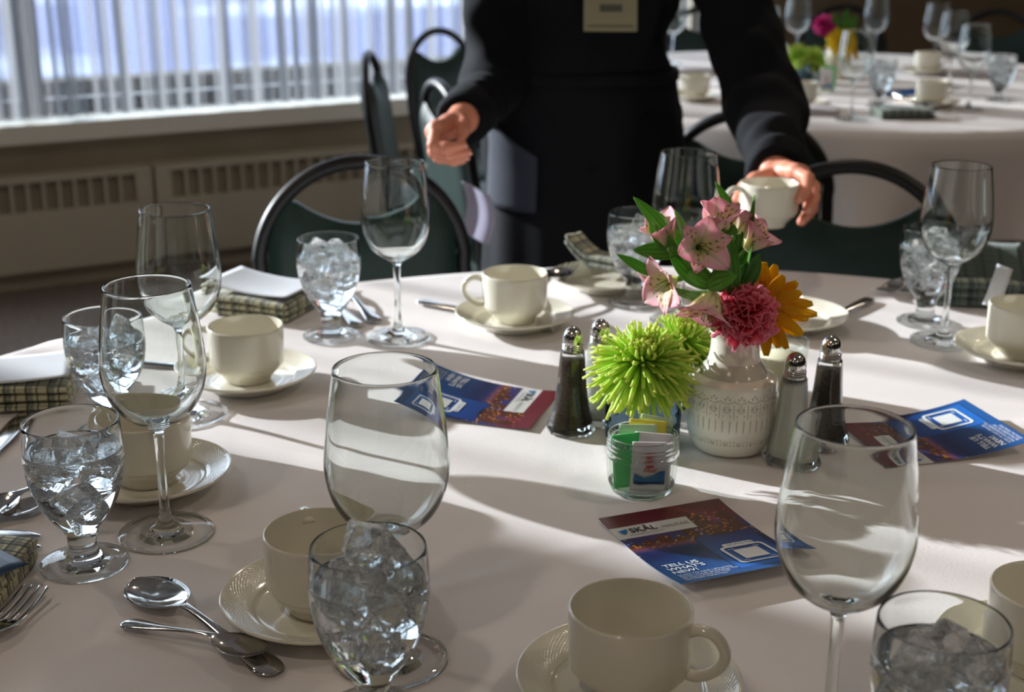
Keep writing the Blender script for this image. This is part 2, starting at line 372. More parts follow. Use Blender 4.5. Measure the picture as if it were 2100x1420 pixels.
def curtain(a, b, label, seed, mat=None):
    r = np.random.RandomState(seed); n = int((b-a)/.006); t = np.linspace(a, b, n); ph = np.cumsum(r.uniform(.6, 1.5, n))*.006/.062*2*PI/1.05; amp = .012+.012*np.interp(t, np.linspace(a, b, 60), r.rand(60))
    v = []; zs = [.562, .9, 1.6, WZ1+.08]
    for k, z in enumerate(zs):
        g = 1-.12*k; v += [(t[i]+.004*math.sin(3*ph[i]+k), .062+amp[i]*g*math.sin(ph[i]+.12*k), z) for i in range(n)]
    f = [(k*n+i, k*n+i+1, (k+1)*n+i+1, (k+1)*n+i) for k in range(len(zs)-1) for i in range(n-1)]
    o = mk('sheer_curtain', v, f, mat or SHEER); o.matrix_world = RM; tag(o, label, 'curtain', 'sheer curtains along the window wall')
curtain(WT0-.01, -.06, 'thin sheer curtain drawn flat, left of the frame beside the table', 4, SHEER_OPEN)
curtain(-.05, .70, 'pleated sheer curtain at the left end of the window, above the heater gap', 1)
curtain(.71, WT1+.03, 'pleated sheer curtain at the right end of the window, behind chairs and person', 2)
# heater units under the sill
def heater(a, b, label):
    e = empty('baseboard_heater', RW((a+b)/2, -.05), label, 'heater', 'wall heaters under the window'); e.rotation_euler = (0, 0, math.atan2(RD.y, RD.x))
    c = (a+b)/2; mb = MB(); lb = lambda t0, t1, n0, n1, z0, z1, m_=0: mb.add(box(t1-t0, n1-n0, z1-z0, ((t0+t1)/2-c, -(n0+n1)/2-.05, (z0+z1)/2), .004 if m_ == 0 else 0), m_)
    lb(a+.002, b-.002, -.0995, 0, .06, .264); lb(a+.002, b-.002, -.0995, 0, .36, .382); lb(a+.002, a+.06, -.0995, 0, .264, .36); lb(b-.06, b-.002, -.0995, 0, .264, .36)
    lb(a+.06, b-.06, -.0995, -.024, .264, .36, 1); lb(a+.01, b-.01, -.0995, -.03, 0, .06, 1)
    mb.build('housing', [HEATP, VENTIN], e, False)
    mb = MB(); n = round((b-a-.12)/.05)
    for k in range(1, n): x = a+.06+(b-a-.12)*k/n-c; mb.add(box(.011, .028, .096, (x, -.036, .312)))
    mb.build('grille_bars', HEATP, e, False)
heater(-2.9, -1.205, 'beige wall heater under the sill, outside the left of the window view')
heater(-1.2, .495, 'beige wall heater at far left, its grille ending left of the tall wine glass')
heater(.5, 2.195, 'beige wall heater in the middle, its grille running behind the padded chair')
heater(2.2, 3.9, 'beige wall heater at right under the sill, behind the person')
# outside: parapet and bright ground
OUTG = pbr('snowy harbour ground', lin((74, 84, 124)), .9, noise=(.13, lin((160, 170, 186)), .48, .60))
mb = MB(); rbox(mb, -30, 30, -60, -.32, -.5, -.4); struct(rbuild(mb, 'ground_outside', OUTG))
mb = MB(); rbox(mb, -9, 14, -1.05, -.9, -.4, .575); struct(rbuild(mb, 'parapet', pbr('dark parapet concrete', lin((62, 58, 56)), .9)))
# ceiling downlights
BULB, nt_, out_ = newmat('warm lamp diffuser'); em = N(nt_, 'Emission', i_Strength=150.0); em.inputs[0].default_value = (1, .85, .68, 1); L(nt_, em, 0, out_, 0)
for k, (t, n) in enumerate([(t_, n_) for n_ in (2.2, 4.6, 7.0) for t_ in (-4.4, -1.6, 1.2, 4.0)]):
    p = RW(t, n, H); e = empty('ceiling_downlight', p, 'round warm ceiling downlight above the dining tables', 'ceiling light', 'ceiling downlights')
    mk('trim_ring', *lathe([(.068, -.001), (.085, -.001), (.09, -.006), (.085, -.012), (.07, -.010), (.068, -.001)], 32), SILLP, e)
    mk('diffuser', *lathe([(0, -.004), (.069, -.004)][::-1], 32), BULB, e)

# ---------------------------------------------------------------- tables and cloths
def dining_table(x, y, R, label, clabel, seed, drop):
    r = np.random.RandomState(seed)
    e = empty('round_table', (x, y, 0), label, 'table')
    mk('tabletop', *lathe(catmull([(0, TZ-.03), (R-.03, TZ-.03), (R-.012, TZ-.02), (R-.012, TZ-.006), (R-.02, TZ-.0035), (0, TZ-.0035)], 1), 64), DARKW, e)
    mk('pedestal', *lathe([(0, 0), (.3, 0), (.3, .02), (.06, .05), (.05, .4), (.06, TZ-.05), (.2, TZ-.031), (0, TZ-.031)], 24), BLACKTUBE, e)
    n = 288; ph = r.uniform(0, 6.28, 6); rings = []; nr = 66
    cr = [(r.uniform(0, PI), r.uniform(-.6, .6)) for _ in range(7)]
    for k in range(nr):
        ring = []
        for i in range(n):
            a = 2*PI*i/n; q = R*(k+1)/nr; px_, py_ = q*math.cos(a), q*math.sin(a)
            z = TZ-.0012
            for (ca, cd) in cr: z += .0014*math.exp(-((px_*math.cos(ca)+py_*math.sin(ca)-cd)/.007)**2)
            z += .0007*math.sin(9*px_+ph[0])*math.sin(8*py_+ph[1])+.0004*math.sin(31*px_+ph[2]+5*py_)*math.sin(17*py_+ph[3])
            if k == nr-1: z -= .003
            ring.append((px_, py_, z))
        rings.append(ring)
    fo = [(3+int(4*j), r.uniform(0, 6.28)) for j in range(4)]
    for k in range(1, 15):
        w = k/14; ring = []
        for i in range(n):
            a = 2*PI*i/n; fold = sum(math.sin(c*a+p) for c, p in fo)/2.4+.5*math.sin(23*a+ph[4])
            q = R+.006+.05*w*(.5+fold*.8)*w**.5-.004*(k == 1); ring.append((q*math.cos(a), q*math.sin(a), TZ-.006-drop*w+.012*w*math.sin(2*a+ph[5])))
        rings.append(ring)
    v = [(0, 0, TZ-.0012)]+[p for g in rings for p in g]; f = [(0, 1+i, 1+(i+1) % n) for i in range(n)]
    for k in range(len(rings)-1):
        b = 1+k*n; f += [(b+i, b+n+i, b+n+(i+1) % n, b+(i+1) % n) for i in range(n)]
    o = mk('tablecloth', v, f, CLOTH, loc=(x, y, 0)); tag(o, clabel, 'tablecloth')
TC = Vector((.205, .975)); TR = .966
dining_table(TC.x, TC.y, TR, 'large round dining table under the near white cloth', 'white cloth over the large near round table with sun streaks', 3, .21)
T2 = Vector((.96, 4.12)); T2R = .93
dining_table(T2.x, T2.y, T2R, 'round dining table under the far white cloth, behind the person', 'white cloth hanging over the blurred far table behind the person', 5, .272)
# ---------------------------------------------------------------- glasses
def on(p, z=TZ): return Vector((p[0], p[1], z))
wine_prof = catmull([(0, 0), (.036, 0), (.0388, .0008), (.0388, .0024), (.030, .0042), (.0155, .0068), (.0075, .0115), (.0046, .021), (.0037, .05), (.0041, .084), (.0056, .0935), (.0115, .0985), (.0215, .1045), (.0315, .114), (.0385, .128), (.0418, .144), (.0415, .160), (.0392, .182), (.0362, .203), (.0344, .2152), (.0338, .216), (.0332, .2152), (.0350, .203), (.0380, .182), (.0403, .160), (.0405, .145), (.0372, .130), (.0300, .1165), (.0200, .1070), (.0100, .1030), (0, .1022)], 5)
wine_prof[0, 0] = 0; wine_prof[-1, 0] = 0; wine_prof[:, 0] = np.maximum(wine_prof[:, 0], 0)
WINE = None
def wine(p, label, group, rz=0):
    global WINE
    if WINE is None:
        e = empty('wine_glass', on(p), label, 'wine glass', group); v, f = lathe(wine_prof, 72)
        fm = [0 if max(v[i][2] for i in q) < .0058 and .019 < math.hypot(v[q[0]][0], v[q[0]][1]) < .0352 else 1 for q in f]
        mk('bowl_and_stem', v, f, [GT, GS], e, True, fm); WINE = e; return e
    return dup(WINE, on(p), rz, label, group)
WL = .101
gob_out = catmull([(0, 0), (.031, 0), (.0338, .0010), (.0335, .0032), (.0235, .0058), (.0150, .0085), (.0118, .0135), (.0112, .0195), (.0122, .0265), (.0150, .0330), (.0225, .0430), (.0300, .0560), (.0355, .0720), (.0380, .0880), (.0382, .0980), (.0380, WL)], 5)
gob_rim = catmull([(.0380, WL), (.0376, .110), (.0370, .1195), (.0364, .1228), (.0358, .1230), (.0354, .1222), (.0358, .1150), (.0362, WL)], 4)
GOB = None; ICEV = []
def ice_shape(seed, s=.0115):
    r = np.random.RandomState(seed); v, f = box(2*s, 2*s, 2*s, (0, 0, 0), s*.28, 2)
    return [(p.x*(1+.25*(p.y/s)*r.uniform(-.3, .3))*r.uniform(.97, 1.03), p.y*(1+.2*(p.z/s)*r.uniform(-.4, .4))*r.uniform(.97, 1.03), p.z*r.uniform(.96, 1.04)) for p in v], f
for k in range(4):
    v, f = ice_shape(40+k); me = bpy.data.meshes.new('ice_cube'); me.from_pydata(v, [], f); me.materials.append(ICE); ICEV.append(me)
def goblet(p, label, wlabel, ilabel, group, n=8, top=None, seed=0, water_group='water in the goblets'):
    global GOB
    r = np.random.RandomState(100+seed)
    if GOB is None:
        e = empty('water_goblet', on(p), label, 'water goblet', group)
        a, b = lathe(gob_out, 64); c, d = lathe(gob_rim, 64); m = MB(); m.add((a, b), 1); m.m = [0 if max(a[i][2] for i in q) < .0062 and .018 < math.hypot(a[q[0]][0], a[q[0]][1]) < .0295 else 1 for q in b]; m.add((c, d), 1); m.build('bowl_and_foot', [GT, WG], e)
        inner = [(0, .036), (.0140, .0375), (.0210, .0440), (.0282, .0565), (.0335, .0722), (.0360, .0880), (.0363, .0980), (.0362, WL-.0004), (.0350, WL-.0008), (0, WL-.0008)]
        v, f = lathe(inner, 64); fm = [1 if min(v[i][2] for i in q) < WL-.003 else 0 for q in f]
        w = mk('water', v, f, [WATER_TOP, NOFACE], None, True, fm, loc=on(p)); GOB = (e, w)
        tag(w, wlabel, 'water', water_group)
    else:
        e = dup(GOB[0], on(p), r.uniform(0, 6), label, group); w = GOB[1].copy(); COL.objects.link(w); w.location = on(p); w['label'] = wlabel; w['group'] = water_group
    pts = []; zs = [.052, .060, .066, .074, .079, .085, .090, .094, .096, .1][:n]
    for i, z in enumerate(zs):
        rad = np.interp(z, [.036, .05, .07, .09, .1], [.0, .006, .0165, .0205, .021]); a = i*2.4+r.uniform(-.4, .4)
        q = Vector((rad*math.cos(a), rad*math.sin(a), z)); pts.append((q, .72 if z < .06 else .88))
    if top: pts += [(Vector(t[:3]), t[3]) for t in top]
    for i, (q, s) in enumerate(pts):
        o = bpy.data.objects.new('ice_cube', ICEV[i % 4]); COL.objects.link(o); o.location = on(p)+q; o.scale = (s, s, s); o.rotation_euler = tuple(r.uniform(0, 6.28, 3))
        tag(o, ilabel, 'ice', ilabel.replace('clear ice cube', 'ice cubes'))
GW, GG = 'wine glasses on the near table', 'water goblets on the near table'
W1, W2, W3, W4, W5, W6, W7 = (.201, .741), (-.083, .838), (-.289, 1.035), (-.334, 1.315), (-.139, 1.58), (.215, 1.658), (.526, 1.579)
wine(W1, 'empty wine glass largest and nearest at right, over the corner of the front flyer', GW)
wine(W2, 'empty wine glass behind the goblet heaped with ice at front centre', GW)
wine(W3, 'empty wine glass at left with its foot before a cup and beside a goblet', GW)
wine(W4, 'empty wine glass at far left behind another glass, in front of the heater', GW)
wine(W5, 'empty wine glass in front of the chair at back left of the table', GW)
wine(W6, 'empty wine glass behind the pink flowers, in front of the person', GW)
wine(W7, 'empty wine glass at far right with a goblet just behind its stem', GW)
goblet((.244, .678), 'iced water goblet cut off at the bottom right corner', 'water in the goblet at the bottom right corner', 'clear ice cube in the goblet at the bottom right corner', GG, 8, [(.006, .004, .103, 1.0), (-.014, -.004, .100, .9), (.020, -.006, .099, .9)], 1)
goblet((-.089, .767), 'iced water goblet at front centre with ice heaped above its rim', 'water in the heaped goblet at front centre', 'clear ice cube in the heaped goblet at front centre', GG, 9, [(.004, .004, .114, 1.12), (-.004, .010, .121, .95), (.016, .006, .103, .9), (-.016, -.004, .099, .9)], 2)
goblet((-.341, .979), 'iced water goblet at left front with a clear short stem and round foot', 'water in the goblet at left front', 'clear ice cube in the goblet at left front', GG, 9, [(-.004, .0, .099, .95)], 3)
goblet((-.397, 1.258), 'iced water goblet at far left, half hidden behind the left wine glass', 'water in the goblet half hidden at far left', 'clear ice cube in the goblet half hidden at far left', GG, 9, [(.008, .004, .107, 1.0)], 4)
goblet((-.221, 1.583), 'iced water goblet full of crushed cubes before the back left chair', 'water in the goblet before the back left chair', 'clear ice cube in the goblet before the back left chair', GG, 10, [(.01, .0, .108, .9), (-.012, .006, .107, .9)], 5)
goblet((.162, 1.735), 'iced water goblet behind the pink flowers at the back of the table', 'water in the goblet behind the pink flowers', 'clear ice cube in the goblet behind the pink flowers', GG, 9, [(.004, .004, .106, .9)], 6)
goblet((.525, 1.657), 'iced water goblet at far right behind a wine glass stem', 'water in the goblet at far right', 'clear ice cube in the goblet at far right', GG, 9, [(.004, .004, .107, 1.0)], 7)

# ---------------------------------------------------------------- cups and saucers
cup_prof = catmull([(0, .003), (.021, .003), (.0235, 0), (.0250, .0005), (.0262, .004), (.0300, .0085), (.0362, .0150), (.0382, .0180), (.0384, .0192), (.0400, .0200), (.0404, .026), (.0408, .045), (.0412, .058), (.0410, .0608), (.0402, .0614), (.0394, .0605), (.0388, .045), (.0380, .024), (.0350, .0150), (.0270, .0090), (.012, .0066), (0, .0064)], 4)
cup_prof[0, 0] = cup_prof[-1, 0] = 0
CUP = SAU = None
def cup(p, rz, label, group, z=None):
    global CUP
    q = Vector((p[0], p[1], z if z else TZ+.0062))
    if CUP is None:
        e = empty('coffee_cup', q, label, 'cup', group, rz)
        mk('cup_body', *lathe(cup_prof, 72), IVORY, e)
        hp = ptlerp([(.0385, 0, .051), (.046, 0, .0545), (.056, 0, .053), (.0635, 0, .044), (.0625, 0, .033), (.054, 0, .0245), (.045, 0, .0205), (.0385, 0, .0215)], 28)
        mk('handle', *tube(hp, [.0047]*28, 12, .8, (0, 1, 0)), IVORY, e); CUP = e; return e
    return dup(CUP, q, rz, label, group)
def saucer(p, label, group, z=TZ):
    global SAU
    if SAU is None:
        e = empty('saucer', on(p, z), label, 'saucer', group)
        pr = catmull([(0, .002), (.036, .0018), (.041, 0), (.044, .0003), (.0455, .003), (.058, .0088), (.070, .0142), (.0742, .0165), (.0750, .0180), (.0742, .0190), (.0725, .0186), (.0640, .0146), (.0545, .0112), (.0515, .0098), (.0500, .0080), (.0460, .0066), (.034, .0058), (.028, .0062), (.026, .0056), (0, .0055)], 4); pr[0, 0] = pr[-1, 0] = 0
        pr = [tuple(p_) for p_ in pr]; pr = [q_ for a_, b_ in zip(pr, pr[1:]) for q_ in ([a_]+[(a_[0]+(b_[0]-a_[0])*t_/5, a_[1]+(b_[1]-a_[1])*t_/5) for t_ in range(1, 5)] if .054 < a_[0] < .073 and a_[1] > .0105+(a_[0]-.0555)*.19 else [a_])]+[pr[-1]]
        v, f = lathe(pr, 320); vv = []
        for (x, y, z_) in v:
            r = math.hypot(x, y)
            if .0555 < r < .0705 and z_ > .0105+(r-.0555)*.19: a = math.atan2(y, x); z_ += .0004*math.sin(80*a)*math.sin(r*2800)
            vv.append((x, y, z_))
        mk('dish', vv, f, IVORY, e); SAU = e; return e
    return dup(SAU, on(p, z), 0, label, group)
GC, GSU = 'coffee cups on the near table', 'saucers on the near table'
cs = [((.079, .792), math.radians(-22), 'cup at bottom centre in front of the front flyer, handle to the right'),
      ((-.140, .902), math.radians(110), 'cup at lower left behind the heaped water goblet'),
      ((-.329, 1.133), math.radians(150), 'cup at left, partly hidden behind a wine glass stem'),
      ((-.290, 1.408), math.radians(172), 'cup at left with handle to the left, before the plaid napkin'),
      ((.003, 1.635), math.radians(176), 'cup at back centre with handle to the left, in full sunlight'),
      ((.594, 1.509), math.radians(60), 'cup cut off at the right edge beside the wine glass'),
      ((.367, .822), math.radians(60), 'cup cut off at the lower right edge behind the corner goblet')]
for (p, a, l) in cs:
    saucer(p, 'cream saucer under the ' + l.replace(', handle to the right', '').replace(' with handle to the left', ''), GSU); cup(p, a, 'ivory coffee ' + l, GC)
saucer((.348, 1.640), 'empty cream saucer right of the yellow flower, its cup taken away', GSU)
HC = aty(1576, 418, 1.885)                   # the cup in the person's hand
cup((HC.x, HC.y), math.radians(192), 'ivory coffee cup held in the air by the person in black', GC, HC.z-.031)
plate = dup(SAU, on((.127, 1.815)), .3, 'small bread plate under the rolled napkin at the back of the table'); plate['category'] = 'plate'; plate.name = 'bread_plate'

# ---------------------------------------------------------------- cutlery (along local +x, handle end at x=0)
def blade(prof, nseg=56, ncross=10, tines=False):
    # prof rows: x, half width, height of mid line, dish depth, thickness
    P = ptlerp(prof, nseg); top = []; bot = []
    for x, w, zc, dp, th in P:
        w = max(w, .0003); rt = []; rb = []
        for j in range(ncross+1):
            s = j/ncross*2-1; z = zc-dp*(1-s*s); rd = th*(1-abs(s)**3*.75); rt.append((x, s*w, z+rd*.5)); rb.append((x, s*w*.99, z-rd*.5))
        top.append(rt); bot.append(rb)
    return loft([t+b[::-1] for t, b in zip(top, bot)])
SPOONP = [(0, .0035, .0022, 0, .0016), (.004, .0085, .0024, -.0006, .0022), (.012, .0105, .0030, -.0012, .0026), (.03, .0085, .0045, -.0012, .0026), (.06, .0048, .0072, -.0010, .0026), (.09, .0032, .0105, -.0006, .0026), (.108, .0036, .0118, 0, .0026), (.116, .0062, .0112, .0010, .0018), (.126, .0150, .0096, .0046, .0013), (.142, .0202, .0088, .0074, .0012), (.158, .0195, .0084, .0068, .0012), (.170, .0130, .0084, .0040, .0012), (.1765, .0045, .0090, .0010, .0012), (.1778, .0004, .0093, 0, .001)]
def scale_prof(P, s, w=1): return [(a*s, b*s*w, c*s, d*s, e*s) for a, b, c, d, e in P]
KNIFEP = [(0, .003, .0022, 0, .003), (.004, .0088, .0025, -.0004, .0042), (.02, .0092, .0030, -.0006, .0048), (.06, .0066, .0034, -.0006, .0052), (.095, .0052, .0034, 0, .005), (.105, .0072, .0030, 0, .0022), (.14, .0100, .0026, 0, .0018), (.18, .0105, .0022, 0, .0016), (.205, .0080, .0018, 0, .0014), (.216, .0030, .0016, 0, .001), (.2175, .0004, .0016, 0, .001)]
def make_spoon(name, s, w=1):
    return mk(name, *blade(scale_prof(SPOONP, s, w)), CHROME)
def make_fork():
    P = [(0, .0035, .0022, 0, .0016), (.004, .0085, .0024, -.0006, .0022), (.012, .0105, .0030, -.0012, .0026), (.03, .0085, .0045, -.0012, .0026), (.06, .0048, .0072, -.0010, .0026), (.095, .0032, .0112, -.0006, .0026), (.112, .0045, .0118, 0, .0022), (.122, .0100, .0100, .0012, .0018), (.135, .0126, .0076, .0014, .0017), (.142, .0126, .0070, .0010, .0016)]
    m = MB(); m.add(blade(P, 46))
    for k in range(4):
        y = -.0098+k*.00655; pts = ptlerp([(.139, y, .0062), (.155, y, .0060), (.172, y, .0078), (.186, y*.96, .0112)], 10); rg = []
        for i, q in enumerate(pts):
            w = .0019*(1-.45*(i/9)**2); t = .0008*(1-.3*i/9); rg.append([(q[0], q[1]-w, q[2]-t), (q[0], q[1]+w, q[2]-t), (q[0], q[1]+w*.8, q[2]+t), (q[0], q[1]-w*.8, q[2]+t)])
        m.add(loft(rg))
    return m.build('fork', CHROME)
def lay(o, a, b, label, cat, group=None, dz=.0, tilt=0):     # handle end over pixel a, towards pixel b
    p, q = at(*a), at(*b); d = q-p; o.location = p+Vector((0, 0, dz)); o.rotation_euler = (0, -tilt, math.atan2(d.y, d.x))
    return tag(o, label, cat, group)
def again(o): c = o.copy(); COL.objects.link(c); return c
GK = 'cutlery on the near table'
spoon = make_spoon('soup_spoon', 1.0, 1.06); lay(spoon, (567, 1386), (335, 1243), 'large round-bowled steel spoon lying at front left beside a teaspoon', 'spoon', GK)
tea = make_spoon('teaspoon', .72, 1.0); lay(tea, (252, 1283), (515, 1357), 'small steel teaspoon resting on the big spoon handle at front left', 'spoon', GK, .001, math.radians(2.2))
fork = make_fork(); pf = at(72, 1226); fork.location = (pf.x-.03, pf.y-.185, TZ); fork.rotation_euler = (0, 0, math.radians(80)); tag(fork, 'steel fork at the bottom left corner with tines up the table', 'fork', GK)
knife = mk('table_knife', *blade(KNIFEP, 50), CHROME); lay(knife, (-150, 1108), (76, 1113), 'steel knife with rounded tip at left edge, the upper of two', 'knife', GK)
k = at(76, 1113); knife.location = (k.x-.217, k.y+.003, TZ+.001); knife.rotation_euler = (0, 0, .02)
o = again(knife); k = at(79, 1132); o.location = (k.x-.217, k.y, TZ+.001); o['label'] = 'steel knife with rounded tip at left edge, the lower of two'
o = again(spoon); lay(o, (95, 960), (18, 1046), 'steel spoon at left edge beside the left front goblet, bowl cut off', 'spoon', GK); q = at(30, 1040); o.location = (q.x+.074, q.y+.095, TZ); o.rotation_euler = (0, 0, math.radians(232))
o = again(tea); lay(o, (105, 975), (40, 1046), 'steel teaspoon at left edge touching the larger spoon', 'spoon', GK); q = at(62, 1046); o.location = (q.x+.062, q.y+.077, TZ); o.rotation_euler = (0, 0, math.radians(232))
o = again(knife); lay(o, (734, 672), (660, 606), 'steel knife with handle end below the back left goblet, the left of two', 'knife', GK)
o = again(fork); lay(o, (772, 664), (690, 596), 'steel fork with handle end below the back left goblet, the right of two', 'fork', GK)
o = again(knife); lay(o, (858, 621), (1000, 652), 'steel knife sticking out left from under the back centre saucer', 'knife', GK)
o = again(fork); lay(o, (1078, 640), (1190, 556), 'steel fork leaning right of the back centre cup', 'fork', GK, .010)
o = again(spoon); lay(o, (1060, 655), (1150, 590), 'steel spoon with dark bowl right of the back centre cup', 'spoon', GK, .016); 
o = again(knife); lay(o, (1784, 616), (1700, 660), 'steel knife sticking out right from the empty saucer', 'knife', GK)
for k_, (a, b, l) in enumerate([((1900, 560), (1800, 612), 'left'), ((1935, 566), (1850, 616), 'right')]):
    o = again(fork); lay(o, a, b, 'small steel fork at the back right beside the far right goblet, the %s of two' % l, 'fork', GK); q = at(*b); d = (at(*b)-at(*a)).normalized(); o.location = q-d*.186
o = again(knife); lay(o, (22, 889), (52, 852), 'steel knife handle under the left edge napkin', 'knife', GK); q = at(56, 848); d = (at(52, 852)-at(22, 889)).normalized(); o.location = q-d*.217
o = again(knife); lay(o, (600, 1), (602, 2), 'steel knife behind the left wine glasses', 'knife', GK); q = at(378, 768); o.location = (q.x, q.y, TZ+.0); o.rotation_euler = (0, 0, math.radians(166))
# ---------------------------------------------------------------- printed flyers
FW, FH = .118, .152
def mixc(a, b, t): t = max(0., min(1., t)); return tuple(x*(1-t)+y*t for x, y in zip(a, b))
FR = np.random.RandomState(5); LIGHTS = [(FR.uniform(0, 1), abs(FR.normal(.40, .05)), FR.rand()) for _ in range(70)] + [(FR.uniform(.60, .95), FR.uniform(.12, .34), .3*FR.rand()) for _ in range(45)]
def flyer_col(u, v):
    c = mixc(lin((92, 22, 26)), lin((104, 34, 52)), v/.2)
    c = mixc(c, lin((40, 52, 110)), (v-.18)/.16)
    c = mixc(c, lin((20, 34, 84)), (v-.42)/.1); c = mixc(c, lin((22, 84, 150)), (v-.55)/.32)
    bl = [(.61, .76, .11), (.83, .95, .14), (.48, .58, .27), (.0, .12, .36), (.12, .24, .33), (.24, .36, .30), (.37, .47, .34), (.76, .84, .27)]
    for a, b, t in bl:
        if a < u < b and t+.04*((u-(a+b)/2)/(b-a)*2)**2 < v < .42: c = mixc(lin((58, 26, 22)), lin((94, 48, 30)), (math.sin(u*160)*math.sin(v*190)+1)/2)
    if .40 < v < .48 and u < .8: c = mixc(c, lin((150, 74, 34)), .5*(1-abs(v-.43)/.05))
    for a, b, k in LIGHTS:
        if abs(u-a) < .008 and abs(v-b) < .0045: c = lin((196, 110+int(50*k), 54)); break
    if u > .5:
        x, y = (u-.5)/.46, (v-.40)/.53
        if 0 < x < 1 and 0 < y < 1:
            c = mixc(lin((14, 44, 110)), lin((26, 104, 190)), y*1.1)
            if min(x, 1-x)*.46 < .008 or min(y, 1-y)*.53 < .006: c = lin((14, 26, 60))
            if .28 < x < .72 and y < .05: c = lin((12, 20, 44))
    if u < .62 and .14 < v < .285: c = lin((206, 206, 202))
    return c
def flyer(center, udir, label, curl, group):
    # center: where the flat part's middle touches; udir: reading direction
    ang = math.atan2(udir[1], udir[0]); e = empty('printed_flyer', on(center), label, 'flyer', group, ang)
    def surf(u, v, off=0):
        w = max(0, v-.25)/.75; z = .0006+curl*w*w; y = -(v-.5)*FH+curl*.35*w**3; w2 = max(0, .2-v)/.2; z += .1*curl*w2*w2
        sl_ = 2*curl*w/.75/FH if w > 0 else 0; nrm = Vector((0, sl_, 1)).normalized()
        return Vector(((u-.5)*FW, y, z))+nrm*off
    nu, nv = 110, 140
    v, f = grid(nu, nv, lambda a, b: surf(a, 1-b), .00025); col = [flyer_col((i+.001)/nu, 1-j/nv) for j in range(nv+1) for i in range(nu+1)]; col = col+[(.75, .77, .8)]*(len(v)-len(col))
    mk('card', v, f, PRINT, e, True, None, col)
    def put(name, txt, u, vv, size, mat, bold=0., sx=1.0):
        tv, tf = text_mesh(txt, size, bold); mk(name, [surf(u+p.x*sx/FW, vv-p.y/FH, .00045) for p in tv], tf, mat, e, False)
    def shape(name, polys, mat):
        m = MB()
        for pl in polys: m.add(([surf(a, b, .0004) for a, b in pl], [tuple(range(len(pl)-1, -1, -1))]))
        m.build(name, mat, e, False)
    put('logo_lettering', 'SKÅL', .125, .225, .0112, PRINTD, .0003); put('place_lettering', 'HALIFAX', .375, .225, .0066, pbr('pale grey ink', lin((130, 140, 140)), .4), 0, 1.0)
    shape('logo_mark', [[(.045, .185), (.115, .175), (.11, .205), (.08, .232), (.058, .222)]], PRINTB); shape('logo_mark', [[(.045, .205), (.112, .186), (.114, .194), (.052, .218)]], PRINTW)
    put('logo_small_lettering', 'INTERNATIONAL', .10, .262, .0042, pbr('pale grey ink', (0, 0, 0)))
    for k, s in enumerate(('TELL US', 'WHAT\u2019S', 'NEW!')): put('heading_lettering', s, .06, .725+.056*k, .0088, PRINTW, .00016)
    for k, s in enumerate(('SCAN TO GIVE UPDATES', 'FROM YOUR BUSINESS TO', 'BE INCLUDED IN THE', 'OFFICIAL MINUTES!')): put('small_lettering', s, .065, .878+.030*k, .0043, PRINTW)
    def rr(u0, v0, u1, v1, r, n=5):
        rv = r*FW/FH; pts = []
        for cx_, cy_, a0 in ((u1-r, v0+rv, -PI/2), (u1-r, v1-rv, 0), (u0+r, v1-rv, PI/2), (u0+r, v0+rv, PI)):
            for k in range(n+1): a = a0+PI/2*k/n; pts.append((cx_+r*math.cos(a), cy_+rv*math.sin(a)))
        return pts
    def ringpoly(a, b): return [[a[i], a[(i+1) % len(a)], b[(i+1) % len(b)], b[i]] for i in range(len(a))]
    shape('scan_frame', ringpoly(rr(.56, .595, .90, .86, .04), rr(.583, .613, .877, .842, .03))+[rr(.61, .555, .85, .60, .02)]+[rr(.635, .652, .825, .80, .004)], PRINTW)
    put('scan_lettering', 'SCAN ME', .645, .589, .0058, PRINTB, 0)
    shape('scan_corners', [[(a, b), (a+.05*s, b), (a+.05*s, b+.006), (a, b+.006)] for a, b, s in ((.605, .632, 1), (.855, .632, -1), (.605, .816, 1), (.855, .816, -1))], PRINTW)
    return e
GF = 'printed blue flyers on the near table'
flyer((.158, 1.017), (.93, .367), 'blue and red printed flyer nearest the front, before the sugar packet jar', .0115, GF)
flyer((-.036, 1.352), (-.30, -.954), 'blue printed flyer lying upside down at left, beside the pepper shaker', .017, GF)
flyer((.420, 1.262), (-.255, .967), 'blue printed flyer at far right, seen partly through the near wine glass', .013, GF)
# ---------------------------------------------------------------- napkins and cards
def slab(name, w, d, h, mat, layers=3, seed=0, parent=None, bend=None):
    r = np.random.RandomState(seed); m = MB()
    for k in range(layers):
        t = h/layers; ww, dd = w-r.uniform(0, .006), d-r.uniform(0, .006); z0 = k*t; rings = []
        for i in range(25):
            x = (i/24-.5)*ww; e = 1-.35*abs(i/12-1)**8; ring = []
            for j in range(20):
                a = 2*PI*j/20; y = dd/2*math.copysign(abs(math.cos(a))**.35, math.cos(a)); z = z0+t/2+t*.56*e*math.copysign(abs(math.sin(a))**.8, math.sin(a))
                p = Vector((x+.0015*math.sin(5*y*20+k), y, z+.0012*math.sin(x*40+k)*(k+1)/layers)); ring.append(bend(p) if bend else p)
            rings.append(ring)
        m.add(loft(rings))
    return m.build(name, mat, parent)
def card(w, d, bend=.0, parent=None, name='menu_card'):
    v, f = grid(16, 10, lambda a, b: ((a-.5)*w, (b-.5)*d, bend*(2*a-1)**2), .0004); return mk(name, v, f, PAPERW, parent)
GN, GMC = 'folded napkins on the near table', 'white cards lying on the napkins'
n = slab('folded_napkin', .115, .105, .026, PLAID, 3, 1); p = at(545, 640); n.location = (p.x, p.y+.015, TZ); n.rotation_euler = (0, 0, math.radians(-22)); tag(n, 'plaid folded napkin with a white card on top, before the back left chair', 'napkin', GN)
